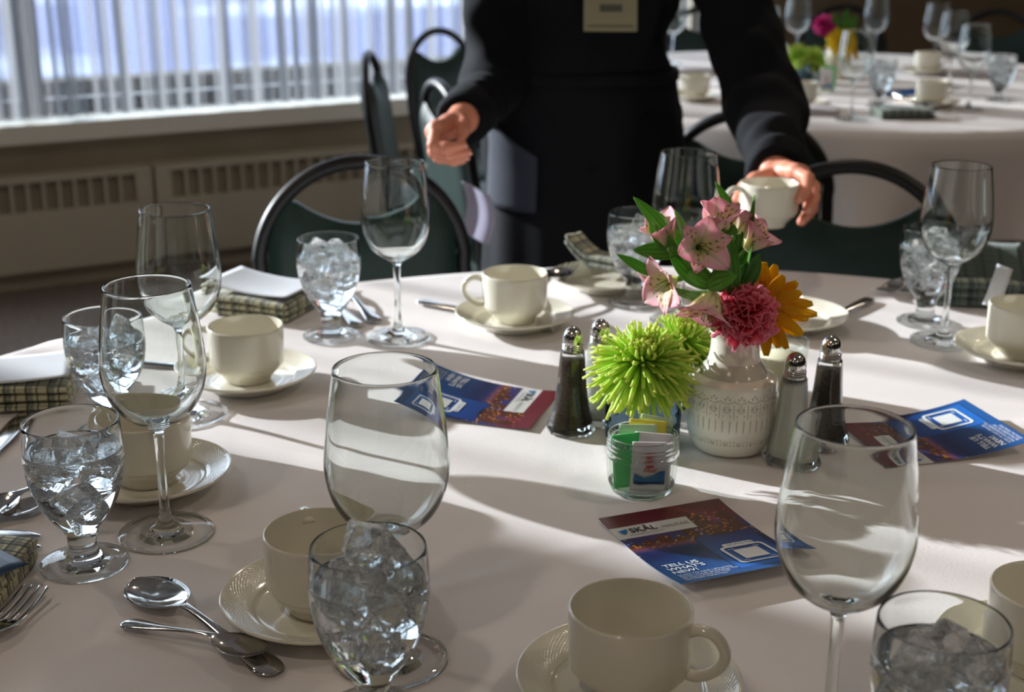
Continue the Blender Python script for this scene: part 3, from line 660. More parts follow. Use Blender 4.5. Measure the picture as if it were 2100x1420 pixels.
o = card(.125, .088, .005); o.location = (p.x-.005, p.y+.022, TZ+.0305); o.rotation_euler = (0, .05, math.radians(-22)); tag(o, 'white card curving over the napkin left of the back goblet', 'card', GMC)
n = slab('folded_napkin', .13, .10, .028, PLAID, 3, 2); p = at(75, 830); n.location = (p.x-.03, p.y+.02, TZ); n.rotation_euler = (0, 0, math.radians(8)); tag(n, 'plaid folded napkin at the left edge behind the left front goblet', 'napkin', GN)
o = card(.13, .09, .003); o.location = (p.x-.035, p.y+.022, TZ+.0315); o.rotation_euler = (0, 0, math.radians(14)); tag(o, 'white card on the napkin at the left edge', 'card', GMC)
n = slab('folded_napkin', .12, .09, .024, PLAID, 2, 3); p = at(75, 1205); n.location = (p.x-.072, p.y+.004, TZ); n.rotation_euler = (0, 0, math.radians(-3)); tag(n, 'plaid folded napkin at bottom left under a dark blue card', 'napkin', GN)
v, f = grid(8, 8, lambda a, b: ((a-.5)*.10, (b-.5)*.07, .0), .0004); o = mk('blue_card', v, f, pbr('navy print', lin((38, 62, 92)), .35)); q = at(66, 1166, TZ+.026); o.location = (q.x-.066, q.y+.01, TZ+.0262); o.rotation_euler = (0, 0, math.radians(-38)); tag(o, 'dark blue card corner on the bottom left napkin', 'card')
def bendN4(p): a = p.x+.06; return Vector((p.x, p.y, p.z+.045*max(0, (.045-a)/.06)**1.5+.006))
n = slab('folded_napkin', .12, .042, .018, PLAID, 2, 4, None, bendN4); p = at(1235, 570); n.location = (p.x+.004, p.y-.012, TZ+.012); n.rotation_euler = (0, 0, math.radians(-38)); tag(n, 'pale plaid napkin bent over the bread plate behind the flowers', 'napkin', GN)
n = slab('folded_napkin', .12, .085, .034, PLAIDD, 3, 5); p = at(2010, 632); n.location = (p.x+.01, p.y+.038, TZ); n.rotation_euler = (0, 0, math.radians(-8)); tag(n, 'dark green plaid napkin at far right behind the wine glass foot', 'napkin', GN)
v, f = grid(10, 6, lambda a, b: ((a-.5)*.12, (b-.5)*.085, .002*math.sin(6*a)), .002); o = mk('green_napkin_fold', v, f, plaid('green napkin weave', lin((66, 84, 74)), lin((24, 36, 36)), lin((50, 70, 62)), 20, 90)); o.location = (p.x+.012, p.y+.05, TZ+.050); o.rotation_euler = (math.radians(28), 0, math.radians(-8)); tag(o, 'dark green napkin flap standing over the plaid napkin at far right', 'napkin')
v, f = grid(10, 4, lambda a, b: ((a-.5)*.09, (b-.5)*.02, .006*math.sin(PI*a)), .0008); o = mk('white_card', v, f, PAPERW); q = at(2045, 600, TZ+.05); o.location = (q.x, q.y, TZ+.058); o.rotation_euler = (.3, -.35, math.radians(62)); tag(o, 'white card strip leaning on the dark napkin at far right', 'card')
# ---------------------------------------------------------------- shakers
SHAK = {}
def octa(prof, n=64, k=1.0):
    v, f = lathe(prof, n); o = []
    for x, y, z in v:
        r = math.hypot(x, y); a = math.atan2(y, x); m = (a+PI/8) % (PI/4)-PI/8; g = math.cos(PI/8)/math.cos(abs(m))*1.03; s = 1+(g-1)*k*(1 if z < .079 else .3); o.append((x*s, y*s, z))
    return o, f
SG = glass_thin('shaker glass', (.93, .96, .94), .03, 1.5)
def shaker(p, kind, label, rz=0):
    g = 'salt and pepper shakers'
    nm = kind+'_shaker'
    if kind in SHAK: return dup(SHAK[kind], on(p), rz, label, g)
    e = empty(nm, on(p), label, 'shaker', g, rz)
    pr = catmull([(0, .0), (.0215, 0), (.0240, .0012), (.0240, .004), (.0215, .011), (.0185, .022), (.0160, .036), (.0142, .052), (.0130, .068), (.0122, .080), (.0120, .0835), (.0112, .0845), (.0098, .0846)], 4); pr[0, 0] = 0
    mk('glass_body', *octa(pr), GS, e)
    pr = catmull([(0, .0075), (.015, .0075), (.0190, .0085), (.0175, .016), (.0150, .026), (.0130, .038), (.0116, .052), (.0106, .066), (.0102, .076 if kind == 'pepper' else .079), (0, .0775 if kind == 'pepper' else .080)], 4); pr[0, 0] = pr[-1, 0] = 0
    mk('pepper_fill' if kind == 'pepper' else 'salt_fill', *octa(pr, 64, .6), PEPPER if kind == 'pepper' else SALT, e)
    lid = [(.0088, .0838), (.0100, .0840)]
    for k in range(3): z = .0868+k*.0021; lid += [(.0098, z-.0010), (.0106, z), (.0098, z+.0010)]
    lid += [(.0100, .0935), (.0101, .0955), (.0097, .0992), (.0086, .1028), (.0067, .1058), (.0042, .1079), (.0018, .1088), (0, .1090)]
    mk('lid', *lathe(catmull(lid, 3), 40), CHROME, e)
    hv = [(0.0035*math.cos(a), .0035*math.sin(a)) for a in np.arange(5)*2*PI/5]+[(0, 0)]; m = MB()
    for x, y in hv: m.add(lathe([(0, .0002), (.0006, 0)], 8), 0, Matrix.Translation((x, y, .1091 if x == 0 else .1083)))
    m.build('lid_holes', DARKIN, e); SHAK[kind] = e; return e
shaker((.060, 1.277), 'pepper', 'pepper shaker in front of the left pair, beside the green flower', .2)
shaker((.089, 1.303), 'salt', 'salt shaker of the left pair, behind the pepper shaker', .5)
shaker((.265, 1.201), 'salt', 'salt shaker right of the white vase, nearest to the front', .1)
shaker((.310, 1.254), 'pepper', 'pepper shaker right of the white vase, under the yellow petals', .35)
# ---------------------------------------------------------------- jars and packets
def jar(name, p, prof, mat, label, cat='jar', n=72, emb=None):
    e = empty(name, on(p), label, cat); v, f = lathe(catmull(prof, 4), n); v = [(max(0, 1)*x, y, z) for x, y, z in v]
    if emb: v = [emb(*q) for q in v]
    fm = None
    if name == 'sugar_jar': mat = [GS, JG]; fm = [1 if max(v[i][2] for i in q) < .0345 and min(v[i][2] for i in q) > .006 else 0 for q in f]
    mk('glass_wall', v, f, mat, e, True, fm); return e
JG = glass_thin('mason jar glass', (.95, .97, .955), .03, 1.52)
jar('sugar_jar', (.118, 1.133), [(0, 0), (.024, 0), (.0275, .002), (.0300, .008), (.0315, .020), (.0325, .034), (.0335, .0365), (.0328, .0385), (.0318, .0395), (.0318, .041), (.0328, .0425), (.0318, .044), (.0318, .0455), (.0328, .047), (.0318, .0485), (.0318, .0525), (.0312, .0540), (.0302, .0535), (.0300, .045), (.0300, .034), (.0288, .020), (.0270, .008), (.022, .004), (0, .004)], GS, 'small glass mason jar full of sugar packets at the centre of the table', 'jar', 96,
    lambda x, y, z: (x*(1+.012*max(0, math.sin(9*math.atan2(y, x))*math.sin(z*500))*(1 if .01 < z < .03 and math.hypot(x, y) > .0296 else 0)), y*(1+.012*max(0, math.sin(9*math.atan2(y, x))*math.sin(z*500))*(1 if .01 < z < .03 and math.hypot(x, y) > .0296 else 0)), z))
DG = glass_solid('grey blue glass', (.30, .38, .43), 1.38)
def arches(x, y, z):
    r = math.hypot(x, y)
    if r > .0345 and .008 < z < .045:
        a = (math.atan2(y, x)*3/PI) % 1-.5; d = math.hypot(a*1.1, (z-.012)/.032); g = .0006*math.sin(d*38)*(1 if d < .9 else 0); x, y = x*(1+g/r), y*(1+g/r)
    return x, y, z
jar('dark_flower_jar', (.129, 1.247), [(0, 0), (.030, 0), (.0345, .002), (.0362, .008), (.0366, .030), (.0364, .044), (.0345, .0535), (.0290, .0605), (.0240, .0640), (.0232, .068), (.0245, .070), (.0232, .0725), (.0240, .0750), (.0225, .0755), (.0215, .070), (.0212, .064), (0, .064)], DG, 'dark grey blue glass jar holding green flowers behind the sugar jar', 'jar', 96, arches)
jar('clear_flower_jar', (.178, 1.312), [(0, 0), (.024, 0), (.0275, .002), (.0285, .010), (.0288, .050), (.0275, .062), (.0245, .070), (.0245, .082), (.0238, .083), (.0230, .082), (.0230, .070), (.0260, .061), (.0270, .050), (.0268, .010), (.022, .005), (0, .005)], GS, 'clear glass jar between the green flowers and the white vase')
jar('creamer_glass', (.292, 1.395), [(0, 0), (.022, 0), (.0245, .002), (.0265, .020), (.0280, .045), (.0285, .058), (.0280, .059), (.0272, .058), (.0268, .045), (.0252, .020), (.022, .005), (0, .005)], JG, 'small glass of cream half hidden behind the white vase', 'glass')
o = mk('cream', *lathe([(0, .006), (.0215, .006), (.0248, .020), (.0262, .040), (0, .040)], 48), pbr('cream liquid', lin((240, 228, 200)), .4), None, True, None, None, on((.292, 1.395))); tag(o, 'cream filling the small glass behind the vase', 'cream', None, 'stuff')
PK = {'white': pbr('white sugar paper', lin((226, 222, 224)), .6, transl=.1), 'green': pbr('green sweetener paper', lin((70, 205, 110)), .5, transl=.15), 'yellow': pbr('yellow sweetener paper', lin((228, 214, 80)), .55, transl=.2), 'pale': pbr('pale green paper', lin((190, 214, 180)), .55, transl=.2)}
REDINK = pbr('red ink', lin((206, 40, 40)), .5)
GP = 'sugar and sweetener packets in the mason jar'
def packet(pos, w, h, colr, rot, label, deco=None):
    e = empty(colr+'_packet', pos, label, 'packet', GP); e.rotation_euler = rot
    v, f = grid(12, 16, lambda a, b: ((a-.5)*w, -.0012*math.sin(PI*a)*math.sin(PI*b)-.0004, b*h), .0016); mk('paper', v, f, PK[colr], e)
    def flat(name, polys, mat, txt=None, size=0, tx=0, tz=0):
        m = MB(); yy = -.0024
        for pl in polys: m.add(([(x, yy, z) for x, z in pl], [tuple(range(len(pl)))]))
        if txt:
            tv, tf = text_mesh(txt, size, .0001, .35, 'CENTER'); m.add(([(tx+q.x, yy, tz+q.y) for q in tv], tf))
        m.build(name, mat, e, False)
    if deco == 'ideal':
        def ell(cx, cz, rx, rz, a0=0, a1=2*PI, n=18): return [(cx+rx*math.cos(a0+(a1-a0)*i/n), cz+rz*math.sin(a0+(a1-a0)*i/n)) for i in range(n+(0 if a1-a0 > 6 else 1))]
        flat('red_sun_mark', [ell(0, .0335, .0070, .0026, .12, PI-.12), ell(0, .0302, .0040, .0022, .1, PI-.1), ell(0, .0274, .0036, .0020)], REDINK)
        flat('red_lettering', [], REDINK, 'Ideal', .0062, 0, .0196)
        flat('blue_wave_print', [[(-.0135, .0085), (.0140, .0085), (.0145, .0120), (.0142, .0215), (.009, .0205), (.003, .0165), (-.004, .0145), (-.009, .0160), (-.0125, .0180), (-.0140, .0130)]], pbr('wave blue ink', lin((44, 116, 170)), .5))
        flat('dark_wave_print', [[(-.0135, .0082), (-.008, .0070), (.0, .0080), (.0143, .0078), (.0145, .0115), (.006, .0105), (-.004, .0100), (-.0125, .0112)]], pbr('wave navy ink', lin((24, 62, 110)), .5))
    if deco == 'bars': flat('teal_print', [[(-.011, h-.0095), (-.009, h-.0095), (-.009, h-.0082), (-.011, h-.0082)], [(-.008, h-.0125), (-.0035, h-.0120), (-.0035, h-.0105), (-.008, h-.011)], [(-.001, h-.014), (.002, h-.014), (.002, h-.011), (-.001, h-.011)]], GREENINK)
    return e
J = Vector((.118, 1.133, TZ+.0052))
packet(J+Vector((.004, -.0165, 0)), .032, .0480, 'white', (.06, .02, .03), 'white sugar packet with red sun mark, frontmost in the jar', 'ideal')
packet(J+Vector((.007, -.0085, 0)), .034, .0520, 'white', (-.02, .04, -.1), 'plain white sugar packet second from the front of the jar')
packet(J+Vector((-.0125, -.0080, 0)), .027, .0515, 'green', (0, -.06, .18), 'bright green sweetener packet at the left of the jar', 'bars')
packet(J+Vector((-.004, .0035, 0)), .034, .0545, 'pale', (-.06, 0, .0), 'pale green sweetener packet behind the bright green one')
packet(J+Vector((.002, .0100, 0)), .034, .0560, 'yellow', (-.08, .06, -.08), 'yellow sweetener packet near the back of the jar')
packet(J+Vector((.007, .0150, 0)), .030, .0580, 'pale', (-.10, .12, -.12), 'cream coloured packet rearmost in the jar')
# ---------------------------------------------------------------- white embossed vase
VP = (.2135, 1.237)
vprof = ptlerp([(.0315, .0008), (.0350, .0030), (.0395, .011), (.0425, .022), (.0436, .034), (.0438, .050), (.0436, .058), (.0430, .0650), (.0426, .0705), (.0416, .0730), (.0385, .0750), (.0330, .0780), (.0284, .0830), (.0252, .0905), (.0236, .0990), (.0230, .1070), (.0232, .1140), (.0250, .1190)], 150)
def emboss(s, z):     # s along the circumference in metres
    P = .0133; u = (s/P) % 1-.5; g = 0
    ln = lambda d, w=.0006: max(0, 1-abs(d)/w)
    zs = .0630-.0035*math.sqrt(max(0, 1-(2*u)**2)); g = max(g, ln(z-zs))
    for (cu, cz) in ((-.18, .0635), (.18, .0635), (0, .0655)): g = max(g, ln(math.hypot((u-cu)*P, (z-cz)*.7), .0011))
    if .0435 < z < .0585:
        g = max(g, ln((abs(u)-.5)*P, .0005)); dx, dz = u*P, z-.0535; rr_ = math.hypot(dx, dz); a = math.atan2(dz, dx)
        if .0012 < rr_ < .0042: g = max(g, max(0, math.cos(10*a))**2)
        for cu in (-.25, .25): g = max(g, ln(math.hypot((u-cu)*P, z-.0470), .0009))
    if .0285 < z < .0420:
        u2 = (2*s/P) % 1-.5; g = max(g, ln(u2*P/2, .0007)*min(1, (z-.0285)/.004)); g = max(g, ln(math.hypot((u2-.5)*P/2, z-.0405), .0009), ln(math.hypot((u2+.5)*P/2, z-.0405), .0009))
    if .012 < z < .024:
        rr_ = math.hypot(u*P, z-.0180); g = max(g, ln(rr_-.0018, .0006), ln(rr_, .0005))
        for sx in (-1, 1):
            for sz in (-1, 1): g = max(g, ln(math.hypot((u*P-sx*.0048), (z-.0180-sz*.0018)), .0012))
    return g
v = []; c = []; n = 560; rows = len(vprof)
for r, z in vprof:
    for i in range(n):
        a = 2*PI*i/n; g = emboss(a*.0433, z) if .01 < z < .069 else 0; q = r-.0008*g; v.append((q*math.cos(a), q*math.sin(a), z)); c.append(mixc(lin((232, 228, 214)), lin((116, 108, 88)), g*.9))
f = [(k*n+i, k*n+(i+1) % n, (k+1)*n+(i+1) % n, (k+1)*n+i) for k in range(rows-1) for i in range(n)]
inn = [(.0246, .1196), (.0238, .119), (.0215, .113), (.0205, .1075), (.0212, .101), (.0228, .094), (.03, .084), (.038, .07), (.038, .01), (0, .008)]
iv, jf = lathe(inn, n); b = len(v); v += [tuple(p) for p in iv]; c += [lin((200, 196, 182))]*len(iv); f += [tuple(x+b for x in q) for q in jf]
f += [((rows-1)*n+i, (rows-1)*n+(i+1) % n, b+(i+1) % n, b+i) for i in range(n)]; f += [tuple(range(n-1, -1, -1))]
e = empty('white_vase', on(VP), 'white ceramic vase embossed with a lace pattern, holding the pink flowers', 'vase')
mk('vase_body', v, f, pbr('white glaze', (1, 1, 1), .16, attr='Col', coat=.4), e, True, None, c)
# ---------------------------------------------------------------- flowers
PINK, PALE, CREAM, GSTRIPE = lin((250, 194, 208)), lin((252, 228, 230)), lin((250, 246, 206)), lin((150, 176, 80))
def basis(d, up=(0, 0, 1)):
    z = Vector(d).normalized(); x = Vector(up).cross(z)
    if x.length < 1e-3: x = Vector((1, 0, 0))
    x.normalize(); return Matrix((x, z.cross(x), z)).transposed()
def petal_mesh(Ln, Wd, flare, cup_, r, inner):
    Ln *= 1.12; Wd *= 1.5
    nu, nv = 10, 14; ru = r.uniform(-1, 1)
    def fn(a, b):
        s = b; w = Wd*(math.sin(PI*min(1, .08+.9*s**1.25))**.75)*(1 if s < .97 else .75); x = (a-.5)*2*w
        rad = .0025+Ln*(.22*s+flare*.75*s*s); ax = Ln*(.92*s-.42*flare*s*s)
        cu = cup_*(x/max(Wd, 1e-6))**2*Wd; rad -= cu*.55*(1-.3*s); ax += cu*.4
        wav = .0010*math.sin(9*a+ru*3)*s*s; return (x+.0008*ru*s, rad+wav, ax+wav*.6)
    v, f = grid(nu, nv, fn, .00035); c = []
    for j in range(nv+1):
        for i in range(nu+1):
            s, a = j/nv, abs(i/nu-.5)*2; k = mixc(CREAM, mixc(PALE, PINK, a*.6+s*.4), (s-.22)/.42); k = mixc(k, lin((226, 130, 160)), (s-.8)*2)
            if a < .16 and s < .95: k = mixc(k, GSTRIPE, .6*(1-s*.6))
            if inner:
                k = mixc(k, lin((246, 238, 170)), .45*(s < .8)); st = math.sin(i*2.1)*math.sin(j*1.9)
                if st > .62 and .3 < s < .8: k = lin((120, 84, 60))
            if s > .95 and a < .5: k = mixc(k, lin((130, 160, 60)), .7)
            c.append(k)
    return v, f, c+c
def alstro(parent, pos, d, size, flare, seed, n=6):
    r = np.random.RandomState(seed); B = basis(d).to_4x4(); Mx = Matrix.Translation(pos) @ B
    m = MB(); rec = [(0, -.014*size/.03), (.0022, -.012*size/.03), (.0030, -.006*size/.03), (.0026, 0), (0, .001)]
    m.add(lathe(rec, 12), 0, Mx)
    for k in range(5):
        a = 2*PI*k/5+r.uniform(-.3, .3); q = [(.001*math.cos(a), .001*math.sin(a), 0), (.003*math.cos(a), .003*math.sin(a), size*.4), (.005*math.cos(a), .005*math.sin(a)-.004, size*.68)]
        m.add(tube(ptlerp(q, 8), .0004, 5), 0, Mx); m.add(lathe([(0, -.0014), (.0009, 0), (0, .0014)], 6), 1, Mx @ Matrix.Translation(q[2]))
    fl = m.build('flower', [STEM, pbr('olive anther', lin((112, 104, 40)), .6)], parent)
    off = r.uniform(0, 2)
    for k in range(n):
        v, f, c = petal_mesh(size*(1.0 if k % 2 == 0 else .95)*r.uniform(.92, 1.06), size*(.30 if k % 2 == 0 else .20), flare*r.uniform(.8, 1.2), .5, r, k % 2)
        R = Matrix.Rotation(off+k*2*PI/n+r.uniform(-.12, .12), 4, 'Z'); mk('petal', [Mx @ R @ Vector(p) for p in v], f, PETAL, fl, True, None, c)
def leaf(parent, base, tip, w, sag=.2, nrm=(0, -.6, .8), twist=0, dark=0.):
    b, t = Vector(base), Vector(tip); d = t-b; Ln = d.length; up = Vector(nrm); up = (up-d*up.dot(d)/d.length_squared).normalized(); sd = d.normalized().cross(up)
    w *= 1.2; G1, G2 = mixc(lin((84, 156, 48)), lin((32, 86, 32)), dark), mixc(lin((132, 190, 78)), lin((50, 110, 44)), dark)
    def fn(a, s):
        tw = twist*s; x = (a-.5)*2; ww = w*(math.sin(PI*(.06+.94*s)**.8)**.8 if s < 1 else 0)*(1 if s > .05 else .5)
        sdv = sd*math.cos(tw)+up*math.sin(tw); upv = up*math.cos(tw)-sd*math.sin(tw)
        return b+d*s+up*(sag*Ln*math.sin(PI*s)*.5)+sdv*(x*ww)+upv*(abs(x)*ww*.35)
    v, f = grid(8, 16, fn, .0004); c = [mixc(G1, G2, (.5+.5*math.cos(i*PI))*.6*(1 if abs(i-4) > .5 else 1.4)) for j in range(17) for i in range(9)]
    mk('leaf', v, f, LEAFM, parent, True, None, c+c)
VT = Vector((VP[0], VP[1], TZ+.112)); FY = 1.222
def fp(x, y, dy=0): return aty(x, y, FY+dy)
def stem(parent, a, b, r=.0016, name='stem', bow=(0, 0, 0)): mk(name, *tube(ptlerp([a, (Vector(a)+Vector(b))/2+Vector(bow), b], 10), r, 8), STEM, parent)
def vstem(parent, b, r, dx=0, dy=0): mk('stem', *tube(ptlerp([VT+Vector((-dx*.6, -dy*.6, -.09)), VT+Vector((0, 0, -.03)), VT+Vector((dx, dy, .008)), b], 18), r, 8), STEM, parent)
GA = 'pink alstroemeria stems in the white vase'
vin = VT+Vector((0, 0, -.07))
e = empty('alstroemeria_stem', (0, 0, 0), 'pink alstroemeria stem leaning left in the white vase with the lowest pink blooms', 'flower', GA)
vstem(e, fp(1400, 600), .0019, -.012, -.003)
alstro(e, fp(1385, 575, -.005), (-.75, -.5, -.15), .034, .75, 1); alstro(e, fp(1462, 598, -.012), (-.28, -.45, -.85), .040, .62, 2); stem(e, fp(1400, 600), fp(1462, 598, -.012), .0013, 'flower_stalk')
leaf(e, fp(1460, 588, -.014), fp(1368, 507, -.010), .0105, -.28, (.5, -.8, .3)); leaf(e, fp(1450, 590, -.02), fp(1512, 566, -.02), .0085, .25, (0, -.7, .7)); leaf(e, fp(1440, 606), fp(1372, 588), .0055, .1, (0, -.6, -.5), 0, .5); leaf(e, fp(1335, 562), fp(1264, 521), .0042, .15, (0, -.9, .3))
e = empty('alstroemeria_stem', (0, 0, 0), 'tall pink alstroemeria stem rising in the middle of the white vase', 'flower', GA)
vstem(e, fp(1440, 540, .01), .0019, -.006, .004)
alstro(e, fp(1432, 508, -.006), (.12, -.85, .30), .032, .72, 3); alstro(e, fp(1372, 508, .006), (-.42, -.1, .9), .034, .30, 4, 5); stem(e, fp(1432, 560), fp(1372, 508, .006), .0012, 'flower_stalk')
leaf(e, fp(1378, 500, .004), fp(1298, 403), .0062, .1, (.4, -.8, .2)); leaf(e, fp(1392, 516, -.006), fp(1297, 513, -.008), .0080, -.15, (0, -.75, .65), 0, .2); leaf(e, fp(1412, 556, -.01), fp(1382, 428, -.004), .0075, .12, (.7, -.7, .1)); leaf(e, fp(1385, 520), fp(1330, 455), .0068, .1, (-.3, -.9, .2))
leaf(e, fp(1400, 520, .02), fp(1345, 430, .015), .0050, .1, (.3, -.9, .1))
e = empty('alstroemeria_stem', (0, 0, 0), 'pink alstroemeria stem on the right of the white vase with the topmost blooms', 'flower', GA)
vstem(e, fp(1505, 540, .012), .0019, .003, .006)
alstro(e, fp(1470, 486, .0), (.10, -.25, .95), .036, .28, 5, 5); alstro(e, fp(1508, 480, .012), (.3, .1, .85), .028, .35, 6, 5); alstro(e, fp(1530, 512, .004), (.55, -.15, .75), .032, .38, 7, 5)
for q in ((1470, 486, 0), (1508, 480, .012), (1530, 512, .004)): stem(e, fp(1505, 560, .01), fp(*q), .0012, 'flower_stalk')
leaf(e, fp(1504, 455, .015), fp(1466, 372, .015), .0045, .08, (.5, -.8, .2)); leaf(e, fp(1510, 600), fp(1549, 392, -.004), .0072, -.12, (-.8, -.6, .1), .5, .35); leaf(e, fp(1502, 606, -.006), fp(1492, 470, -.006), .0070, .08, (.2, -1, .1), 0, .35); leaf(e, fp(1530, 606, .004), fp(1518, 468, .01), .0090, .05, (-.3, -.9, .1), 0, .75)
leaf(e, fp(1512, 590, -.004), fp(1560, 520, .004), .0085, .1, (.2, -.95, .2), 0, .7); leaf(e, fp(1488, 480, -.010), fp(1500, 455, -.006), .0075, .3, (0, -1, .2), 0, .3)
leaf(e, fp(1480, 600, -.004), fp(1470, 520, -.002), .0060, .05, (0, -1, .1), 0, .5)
# carnation
def carnation(center, d, rad, seed):
    r = np.random.RandomState(seed); m = MB(); Mx = Matrix.Translation(center) @ basis(d).to_4x4()
    for k in range(30):
        lay_ = (k/30)**.8; th = 1.8*lay_+r.normal(0, .12); az = k*2.39996; Ln = rad*(.72+.36*lay_); wd = rad*r.uniform(.8, 1.15); nu, nv = 30, 9; ru = r.uniform(0, 6, 4)
        def fn(a, s):
            x = (a-.5)*2; ww = wd*(.12+.88*s**.9); edge = 1+.06*math.sin(x*24+ru[0])*(s > .9)-.20*x*x
            q = Ln*s*edge; ruf = .24*rad*s*s*(math.sin(x*4+ru[1])+.7*math.sin(x*8.5+ru[2])+.3*math.sin(x*17+ru[3])); bend = th*(.35+.65*s)
            return Vector((x*ww, q*math.sin(bend)+ruf*math.cos(bend), q*math.cos(bend)-ruf*math.sin(bend)))
        v, f = grid(nu, nv, fn, .0003); c = []
        for j in range(nv+1):
            for i in range(nu+1):
                s = j/nv; q = mixc(lin((216, 26, 62)), lin((246, 104, 136)), s*s*(.45+.55*lay_)); q = mixc(q, lin((255, 200, 212)), max(0, (s-.86)/.14)*.75*(.4+.6*lay_)); c.append(q)
        m.add((v, f), 0, Mx @ Matrix.Rotation(az, 4, 'Z'), c+c)
    return m
e = empty('carnation', (0, 0, 0), 'deep pink carnation at the lip of the white vase', 'flower')
cc = fp(1528, 640, -.012); carnation(cc+Vector((0, .006, -.004)), (.02, -.85, .48), .0272, 3).build('bloom', PETAL, e)
mk('calyx', *tube(ptlerp([cc+Vector((0, .014, -.008)), cc+Vector((0, .008, -.004)), cc+Vector((0, .002, 0))], 6), [.003, .006, .007, .0075, .007, .006], 12), STEM, e); vstem(e, cc+Vector((0, .014, -.008)), .0018, .006, -.006)
# yellow daisy seen from the side
def daisy(center, d, rad, seed, n=24, cols=((250, 206, 40), (228, 150, 18))):
    r = np.random.RandomState(seed); m = MB(); Mx = Matrix.Translation(center) @ basis(d).to_4x4()
    for k in range(n):
        Ln = rad*r.uniform(.88, 1.08); wd = rad*.155; dr = r.uniform(.0, .30); el = .25 if k % 2 else .08
        def fn(a, s):
            x = (a-.5)*2; w = wd*(math.sin(PI*(.1+.84*s))**.6); return Vector((x*w, .004+Ln*s*math.cos(el), Ln*s*math.sin(el)-dr*Ln*s*s+.18*w*(1-x*x)+.12*w*math.cos(x*9)))
        v, f = grid(6, 10, fn, .0004); c = [mixc(lin(cols[1]), lin(cols[0]), .25+.75*j/10) for j in range(11) for i in range(7)]; m.add((v, f), 0, Mx @ Matrix.Rotation(2*PI*k/n+r.uniform(-.1, .1), 4, 'Z'), c+c)
    return m, Mx
e = empty('yellow_daisy', (0, 0, 0), 'yellow orange daisy behind the carnation, facing right, over the pepper shaker', 'flower')
dc = fp(1566, 632, .018); m, Mx = daisy(dc, (.42, .80, .22), .045, 2); m.build('petals', PETAL, e)
mk('flower_centre', [Mx @ Vector(p) for p in lathe([(0, .006), (.006, .005), (.0105, .002), (.011, -.001), (0, -.002)][::-1], 20)[0]], lathe([(0, .006), (.006, .005), (.0105, .002), (.011, -.001), (0, -.002)][::-1], 20)[1], pbr('brown daisy disc', lin((92, 70, 20)), .8, bump=(900, .8, .001)), e)
mk('sepals', [Mx @ Vector(p) for p in lathe([(0, -.006), (.005, -.005), (.009, -.002), (.0095, .0)], 14)[0]], lathe([(0, -.006), (.005, -.005), (.009, -.002), (.0095, .0)], 14)[1], STEM, e); vstem(e, dc-Vector((.004, .004, .003)), .0018, .012, .003)
# green spider chrysanthemums
def mum(center, d, rad, seed, n=320, nseg=9):
    r = np.random.RandomState(seed); m = MB(); B = basis(d); g0, g1, g2 = lin((160, 206, 56)), lin((206, 236, 104)), lin((234, 234, 130))
    for k in range(n):
        u = (k+.5)/n; th = 2.1*u**.58+r.normal(0, .06); az = k*2.39996+r.normal(0, .1); dd = Vector((math.sin(th)*math.cos(az), math.sin(th)*math.sin(az), math.cos(th)))
        Ln = rad*(.42+.62*min(1, th/1.5))*r.uniform(.86, 1.12); out = Vector((math.cos(az), math.sin(az), 0)); pts = []; droop = .10+.22*max(0, th-1.0)
        for i in range(nseg+1):
            s = i/nseg; p = dd*(Ln*s)+Vector((0, 0, 1))*(Ln*.14*s*s*(th < .9))-out*(Ln*.22*s**3*(th < 1.1)*r.uniform(.6, 1.3)) + Vector((math.sin(s*3+k), math.cos(s*2+k), 0))*(Ln*.03*s)
            q = B @ p; q.z -= droop*Ln*s*s; pts.append(center+q)
        e_ = pts[-1]-pts[-2]
        if th > .5 and r.rand() < .7: pts[-1] = pts[-2]+e_*.7+Vector((0, 0, .35*e_.length))
        w = .00175*r.uniform(.8, 1.2)*(1.25 if th > 1.2 else 1); rd = [w*(.55+.6*math.sin(PI*min(1, .25+.68*i/nseg))) for i in range(nseg+1)]
        vf = tube(pts, rd, 6, .6, B @ dd.cross(Vector((0.3, .2, 1))) if abs(dd.z) < .98 else (1, 0, 0)); c = []
        for i in range(nseg+1): c += [mixc(mixc(g0, g1, .5*(th < .8)+.15+.9*i/nseg), g2, max(0, i/nseg-.72)*2.6)]*6
        m.add(vf, 0, None, c)
    return m
GMU = 'green spider chrysanthemums in the glass jars'
e = empty('green_chrysanthemum', (0, 0, 0), 'large lime green spider chrysanthemum at front, in the dark jar', 'flower', GMU)
mc = aty(1318, 738, 1.215); mum(mc, (-.03, -.42, .9), .050, 4).build('bloom', PETAL, e); stem(e, (.129, 1.245, TZ+.012), mc, .0024)
e = empty('green_chrysanthemum', (0, 0, 0), 'lime green spider chrysanthemum behind the front one, touching the white vase', 'flower', GMU)
mc = aty(1398, 700, 1.29); mum(mc, (.10, -.15, .95), .046, 9, 260).build('bloom', PETAL, e); stem(e, (.178, 1.312, TZ+.010), mc, .0024)
